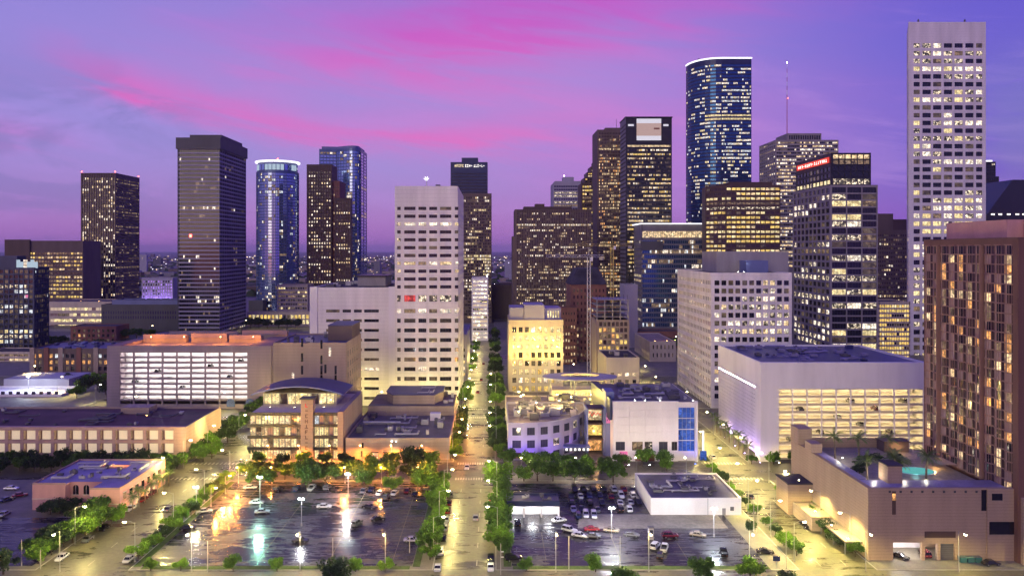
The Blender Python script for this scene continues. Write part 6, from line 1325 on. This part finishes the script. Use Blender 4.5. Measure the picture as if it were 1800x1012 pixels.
for a in ((910, 922, 92, 'black', 'black suv before the lit car wash bays', 'suv'), (983, 916, 20, 'white', 'white sedan at the car wash corner', 'sedan'), (1001, 934, -35, 'white', 'white suv at the end of a pair of white cars', 'suv'), (1019, 943, -25, 'white', 'white sedan nearer the verge in a pair of white cars', 'sedan'),
          (1040, 932, 5, 'red', 'red sedan beside the white pair', 'sedan'), (1042, 944, -10, 'grey', 'grey sedan in front of the red sedan', 'sedan'), (1075, 934, -20, 'tan', 'tan sedan under the brightest lot lamp', 'sedan'), (1110, 942, -15, 'grey', 'grey sedan on the slab edge past the tan sedan', 'sedan'),
          (1178, 944, 0, 'maroon', 'dark red suv at the concrete slab edge', 'suv'), (1227, 942, -20, 'tan', 'cream sedan at the concrete slab corner', 'sedan'), (1152, 962, 60, 'white', 'white suv, first of three close together near verge', 'suv'), (1168, 966, 70, 'white', 'white pickup in the tight group of three', 'pickup'), (1160, 979, 75, 'black', 'black suv nearest the verge in the tight group', 'suv'),
          (1272, 974, 80, 'black', 'black pickup alone in the bright pool of lamp light', 'pickup'), (1345, 972, -10, 'black', 'black sedan at the east street edge of lot', 'sedan'), (903, 984, 15, 'black', 'black suv by striped poles near the central street', 'suv')):
    car(a[0], a[1], a[2], a[3], a[4], GEL, a[5])
GS = 'cars parked along the kerbs'
for i, (px, py, cl_) in enumerate(((801, 872, 'grey'), (797, 886, 'maroon'), (794, 900, 'red'), (791, 915, 'silver'), (788, 930, 'silver'), (785, 948, 'black'), (779, 972, 'white'), (773, 1000, 'white'))): car(px, py, 90, cl_, f'{cl_} kerb car, {ORD[i]} from the crossing along lot side of central street', GS, 'sedan' if i % 2 else 'suv', z=.05, xy=(-14.6, GD(py)))
for i, (px, py, cl_) in enumerate(((846, 880, 'red'), (849, 890, 'grey'), (850, 905, 'teal'), (848, 922, 'black'), (843, 984, 'black'), (840, 1000, 'white'))): car(px, py, 270, cl_, f'{cl_} kerb car, {ORD[i]} from the crossing on car wash side of central street', GS, 'sedan', z=.05, xy=(-.8, GD(py)))
for i, (px, py, cl_, dg) in enumerate(((342, 886, 'grey', 90), (325, 896, 'white', 90), (288, 930, 'silver', 90), (268, 944, 'teal', 90), (250, 960, 'white', 90), (237, 970, 'silver', 90), (212, 985, 'white', 90))): car(0, 0, dg, cl_, f'{cl_} kerb car, {ORD[i]} from the rear along lot side of the west street', GS, 'sedan', xy=(-97.6, GD(py)), z=.05)
for i, (py, cl_) in enumerate(((868, 'maroon'), (880, 'red'), (896, 'white'), (930, 'black'), (950, 'grey'), (982, 'white'))): car(0, 0, 270, cl_, f'{cl_} kerb car, {ORD[i]} from the store along pink building side of west street', GS, 'sedan', xy=(-116.2, GD(py)), z=.05)
car(1587, 978, -50, 'black', 'black sedan nosing out of the podium loading bay', GS, xy=(109.5, 202.5), z=.17); car(0, 0, 85, 'maroon', 'maroon suv inside the narrow podium bay', GS, 'suv', xy=(117.1, 204), z=.17); car(1742, 992, 5, 'black', 'black sedan by the verge before the podium corner', GS, z=.17)
for i, (px, py, cl_) in enumerate(((20, 860, 'white'), (35, 872, 'red'), (12, 880, 'navy'), (8, 905, 'silver'))): car(px, py, 30 * i, cl_, f'{cl_} car in the corner behind the pink building', 'cars behind the pink building', full=False)
for i, (px, py, cl_) in enumerate(((840, 690, 'red'), (846, 668, 'red'), (838, 648, 'white'), (850, 640, 'maroon'), (832, 730, 'silver'))): car(px, py, 90, cl_, f'{cl_} car far up the central street, {ORD[i]} of those near the white tower', 'cars far up the street', full=False, z=.05)
for x, y, dg, cl_, lb in ((-5.6, 232, 90, 'silver', 'silver sedan with tail lamps lit driving up central street'), (-10.2, 286, 270, 'white', 'white sedan with headlamps lit at the central crossing'), (86, 252, 90, 'grey', 'grey sedan with tail lamps lit driving up the east street'), (93.5, 226, 270, 'black', 'black sedan with headlamps lit coming down the east street'), (87.5, 300, 90, 'white', 'white sedan with tail lamps lit beside the white box corner'), (-104, 240, 90, 'grey', 'grey sedan with tail lamps lit on the west street')): car(0, 0, dg, cl_, lb, 'cars driving on the streets', xy=(x, y), z=.05, on=True)
for i, (x, f, cl_, kd) in enumerate(((118, 2, 'grey', 'suv'), (122, 6, 'navy', 'sedan'), (130, 3, 'black', 'sedan'), (137, 5, 'white', 'sedan'), (142, 7, 'silver', 'suv'), (146, 4, 'grey', 'sedan'), (152, 6, 'maroon', 'suv'), (158, 3, 'black', 'suv'), (163, 7, 'grey', 'suv'))): car(0, 0, 90, cl_, f'{cl_} {kd}, {ORD[i]} from the corner pillar among cars on white garage decks', 'cars on the garage decks', kd, full=False, xy=(x, 299.3), z=1.2 + f * (28.6 - 1.2) / 9)
for i, (x, f, cl_, kd) in enumerate(((-190, 3, 'grey', 'suv'), (-178, 5, 'black', 'suv'), (-165, 2, 'grey', 'sedan'), (-150, 6, 'black', 'suv'), (-140, 4, 'navy', 'sedan'), (-134, 7, 'grey', 'suv'))): car(0, 0, 90, cl_, f'{cl_} {kd}, {ORD[i]} from the west end among cars on lavender garage decks', 'cars on the garage decks', kd, full=False, xy=(x, 398), z=4.6 + f * 25 / 9)
# green waste bins by the podium
for i in range(3):
    b = MB(); x = 124.8 + i * 2.0; o = thing('waste_bin', f'dark green waste bin, {ORD[i]} from the roller door', 'bin', (x, 200, .16), 0, 'waste bins by the podium'); m_ = MB(); m_.hexa([(-.8, -.55, 0), (.8, -.55, 0), (.8, .55, 0), (-.8, .55, 0), (-.9, -.7, 1.3), (.9, -.7, 1.3), (.9, .7, 1.3), (-.9, .7, 1.3)], 'car_teal'); child('tub', m_.mesh('tub'), o); m_ = MB(); m_.box(-.95, .95, -.75, .75, 1.3, 1.42, 'car_teal'); child('lid', m_.mesh('lid'), o)

# ------------------------------------------------------------------ lamps and poles
def lamp_meshes(h, arm, lens):
    p = MB(); p.tube((0, 0, 0), (0, 0, .5), .22, .2, 'concrete', 8); p.tube((0, 0, .5), (0, 0, h), .12, .07, 'steel', 8)
    a = MB(); a.tube((0, 0, h - .3), (arm * .5, 0, h + .25), .05, .045, 'steel', 6); a.tube((arm * .5, 0, h + .25), (arm, 0, h + .3), .045, .04, 'steel', 6)
    hd = MB(); loft(hd, [(arm - .15, [(.10, h + .24), (.08, h + .36)]), (arm + .3, [(.20, h + .22), (.15, h + .42)]), (arm + .75, [(.14, h + .24), (.10, h + .36)])], 'steel')
    ln = MB(); loft(ln, [(arm - .05, [(.12, h + .02), (.16, h + .23)]), (arm + .35, [(.22, h - .12), (.26, h + .23)]), (arm + .75, [(.12, h + .02), (.16, h + .24)])], lens)
    return p.mesh('pole'), a.mesh('arm'), hd.mesh('lamp_head'), ln.mesh('lens')
LM = {}
YEL, ORA, WHT, GRN = (1, .80, .24), (1, .34, .04), (.96, .98, 1), (.45, 1, .74)
def street_lamp(x, y, deg, label, group, lens='lens_yellow', col=YEL, power=5200, h=10.5, arm=2.4, z=.16):
    k = (h, arm, lens)
    if k not in LM: LM[k] = lamp_meshes(*k)
    o = thing('street_lamp', label, 'street lamp', (x, y, z), radians(deg), group)
    for nm, me in zip(('pole', 'arm', 'lamp_head', 'lens'), LM[k]): child(nm, me, o)
    light(o, (arm + .3, 0, h - .1), power * (3.4 if col != ORA else 7.0), col, .3, *((156, (0, 0, -1)) if (x > 70 or (col == ORA and y > 280) or x < -125) else (None, None))); return o
G1 = 'street lamps'
for k, y in enumerate((204, 226, 248, 266)): street_lamp(-16.4, y, 0, f'street lamp, {ORD[k]} from the verge on lot kerb of central street', G1, power=1900 if k != 3 else 3000)
for k, y in enumerate((212, 236, 258)): street_lamp(1.0, y, 180, f'street lamp, {ORD[k]} from the verge on car wash kerb of central street', G1, power=1600)
for k, y in enumerate((299, 322, 346, 366, 398, 425, 455)): street_lamp(-16.4, y, 0, f'street lamp, {ORD[k]} past the crossing on low hall kerb', G1, 'lens_orange' if k < 3 else 'lens_yellow', ORA if k < 3 else YEL, 2600 if k < 3 else 2000)
for k, y in enumerate((310, 335, 360, 405, 440)): street_lamp(1.0, y, 180, f'street lamp, {ORD[k]} past the crossing on curved mall kerb', G1, power=1500)
for k, y in enumerate((505, 540, 605, 650, 720)): street_lamp(-17, y, 0, f'distant street lamp, {ORD[k]} beyond the white tower', G1, power=4500)
for k, y in enumerate((200, 217, 236, 255, 275, 300, 325, 350)): street_lamp(80.0, y, 0, f'street lamp, {ORD[k]} from the verge on lot kerb of east street', G1, power=8200)
for k, y in enumerate((207, 226, 246, 268, 290, 312, 336)): street_lamp(98.2, y, 180, f'street lamp, {ORD[k]} from the verge on podium kerb of east street', G1, power=6200)
for k, y in enumerate((200, 224, 248, 272)): street_lamp(-95.6, y, 180, f'street lamp, {ORD[k]} from the verge on lot kerb of west street', G1, power=3000)
for k, y in enumerate((212, 262, 286, 310)): street_lamp(-118.2, y, 0, f'street lamp, {ORD[k]} from the verge on pink building kerb', G1, power=3000)
for k, x in enumerate((-150, -112, -78, -50, -28, 16, 40, 66, 96, 120, 148)): street_lamp(x, 193.8, 270, f'verge street lamp, {ORD[k]} from the west along the front road', G1, power=3600)
for k, x in enumerate((-88, -76, -64, -52, -40, -28)): street_lamp(x, 294, 270, f'orange sodium lamp, {ORD[k]} from the west before glazed building and low hall', 'orange sodium lamps', 'lens_orange', ORA, 3600, 7.0, 1.6)
for k, x in enumerate((-91, -79, -66, -53, -40, -27)): street_lamp(x, 267.6, 270, f'added orange rear lamp, {ORD[k]} from the west at the lot rear pavement', 'orange sodium lamps', 'lens_orange', ORA, 2300, 6.0, 1.2)  # added lamps, turning the lot rear and its trees orange
for k, y in enumerate((256, 243)): street_lamp(-91.5, y, 0, f'added orange side lamp, {ORD[k]} from the rear on the kerb strip of wet lot', 'orange sodium lamps', 'lens_orange', ORA, 1700, 6.0, 1.2)  # added pair, for more orange on this side of the wet lot
for k, x in enumerate((10, 30, 52, 70)): street_lamp(x, 273, 90, f'cream lamp, {ORD[k]} from the central street before the mall', G1, 'lens_yellow', (1, .84, .55), 1500, 7.0, 1.6)
for k, (x, y) in enumerate(((-250, 430), (-290, 470), (-240, 500), (-310, 520), (-215, 540), (-270, 560), (-330, 450), (-205, 470))): street_lamp(x, y, 0, f'warehouse quarter lamp, {ORD[k]} counted from the white warehouse outward', G1, power=6500)
for k, (x, y) in enumerate(((-215, 405), (-180, 372), (-140, 383), (-112, 330), (-112, 375), (-230, 480), (-170, 640), (-235, 650), (-300, 640), (-260, 780), (-330, 720))): street_lamp(x, y, 0, f'distant west side lamp, {ORD[k]} counted from the tan store outward', G1, power=4200)
for k, (x, y) in enumerate(((88, 400), (90, 430), (92, 470), (92, 520), (92, 570), (150, 630), (120, 640))): street_lamp(x, y, 0, f'distant east street lamp, {ORD[k]} beyond the white garage', G1, power=6000)
for k, (x, y) in enumerate(((10, 384), (30, 376), (58, 388), (74, 372), (20, 484), (48, 478), (76, 484), (96, 384))): street_lamp(x, y, 0, f'added mall back street lamp, {ORD[k]} counted from the central street behind the curved mall', G1, power=4200)  # lamps added to raise the yellow glow round the mall
for k, (x, y) in enumerate(((-60, 384), (-36, 383), (-80, 390))): street_lamp(x, y, 0, f'added back street lamp, {ORD[k]} behind the low hall below the white tower', G1, power=3000)  # added too, for more glow between the buildings
def flood_pole(px, py, h, label, lens, col, power, n=2):
    x, y = GP(px, py); o = thing('lot_light_pole', label, 'light pole', (x, y, .2)); m_ = MB(); m_.tube((0, 0, 0), (0, 0, .8), .28, .28, 'concrete', 8); m_.tube((0, 0, .8), (0, 0, h), .11, .08, 'steel', 8); m_.box(-.7, .7, -.05, .05, h - .1, h, 'steel'); child('pole', m_.mesh('pole'), o)
    for sx_ in (-.55, .55):
        m_ = MB(); m_.hexa([(sx_ - .28, -.42, h + .02), (sx_ + .28, -.42, h + .02), (sx_ + .22, .1, h + .1), (sx_ - .22, .1, h + .1), (sx_ - .28, -.30, h + .5), (sx_ + .28, -.30, h + .5), (sx_ + .22, .1, h + .45), (sx_ - .22, .1, h + .45)], 'unit_dark'); child('flood_head', m_.mesh('flood_head'), o)
        m_ = MB(); m_.poly([(sx_ - .25, -.425, h + .05), (sx_ + .25, -.425, h + .05), (sx_ + .25, -.325, h + .47), (sx_ - .25, -.325, h + .47)], lens); child('lens', m_.mesh('lens'), o)
    light(o, (0, -1.8, h - .1), power, col, .35)
for a in ((457, 892, 9.6, 'tall lot pole with glaring green white floodlights', 'lens_green', GRN, 9000), (612, 874, 7.6, 'lot pole with the whitest glare behind the rear cars', 'lens_white', WHT, 9000), (1075, 944, 8.2, 'lot pole with glaring white light above the tan sedan', 'lens_white', WHT, 9000), (1255, 944, 8.0, 'lot pole with cool white light before the white shed', 'lens_green', (.85, .96, 1), 7000), (530, 925, 8.0, 'slim lot pole with small white light in the lot middle', 'lens_white', WHT, 2200), (345, 905, 8.5, 'lot pole among the kerb trees of the west street', 'lens_white', WHT, 1800), (50, 690, 9, 'far pole with blue white glare over the warehouse', 'lens_white', (.8, .9, 1), 9000)): flood_pole(*a)
def plain_pole(px, py, h, label, arms=False):
    x, y = GP(px, py); o = thing('utility_pole', label, 'pole', (x, y, .1)); m_ = MB(); m_.tube((0, 0, 0), (0, 0, h), .14, .09, 'concrete', 7); child('post', m_.mesh('post'), o)
    if arms:
        for z_ in (h * .55, h * .72): m_ = MB(); m_.box(.05, .8, -.03, .03, z_, z_ + .25, 'paint_white'); child('sign_plate', m_.mesh('sign_plate'), o)
for a in ((38, 995, 7, 'short pale pole at the corner lot near verge'), (71, 1000, 5, 'shorter pale pole beside the corner lot'), (365, 1005, 8, 'pale pole on the front verge before west lot'), (585, 985, 6, 'pale stub pole in the wet lot near verge'), (720, 972, 4.5, 'stub pole beside the lilac sedan'), (880, 1010, 8, 'pale pole by the striped signs at central street', True), (1000, 1003, 9, 'thin pole on the verge before east lot'), (1090, 1003, 9, 'second thin pole on the verge before east lot'), (1325, 940, 11, 'dark twin pole beside the white shed'), (1332, 938, 12, 'taller dark twin pole beside the white shed'), (1382, 1000, 10, 'tall signal pole at the east street verge')): plain_pole(*a)
# blue banner sign on the mall corner and lot sign
x, y = GP(1236, 816); o = thing('blue_pylon_sign', 'tall blue lit pylon sign at the white box corner', 'sign', (x, y, .15)); m_ = MB(); m_.tube((0, 0, 0), (0, 0, 13), .2, .15, 'steel', 8); child('post', m_.mesh('post'), o); m_ = MB(); m_.box(-1.2, 1.2, -.3, .3, 1.6, 5.2, 'lens_blue' if False else 'l_blue'); child('sign_box', m_.mesh('sign_box'), o); m_ = MB(); m_.box(-.25, .25, -.25, .25, 5.4, 13, 'rim_light'); child('light_column', m_.mesh('light_column'), o)
x, y = GP(1365, 1000); o = thing('lot_sign', 'small blue parking lot sign on a post at the east verge', 'sign', (x, y, .2)); m_ = MB(); m_.tube((0, 0, 0), (0, 0, 2.6), .06, .06, 'steel', 6); child('post', m_.mesh('post'), o); m_ = MB(); m_.box(-.9, .9, -.06, .06, 2.0, 3.2, 'car_navy'); child('sign_plate', m_.mesh('sign_plate'), o)
x, y = GP(1144, 948); o = thing('pay_booth', 'small grey pay station with lattice panel at slab edge', 'booth', (x, y, .2)); m_ = MB(); m_.box(-.7, .7, -.6, .6, 0, 3.4, 'grey_lav'); m_.box(-.85, .85, -.75, .75, 3.4, 3.6, 'unit_dark'); child('cabin', m_.mesh('cabin'), o); m_ = MB(); m_.box(-.5, .5, -.66, -.6, 1.2, 2.8, 'g_dark'); child('window', m_.mesh('window'), o)

for ob in bpy.data.objects:
    if '_o' in ob: del ob['_o']
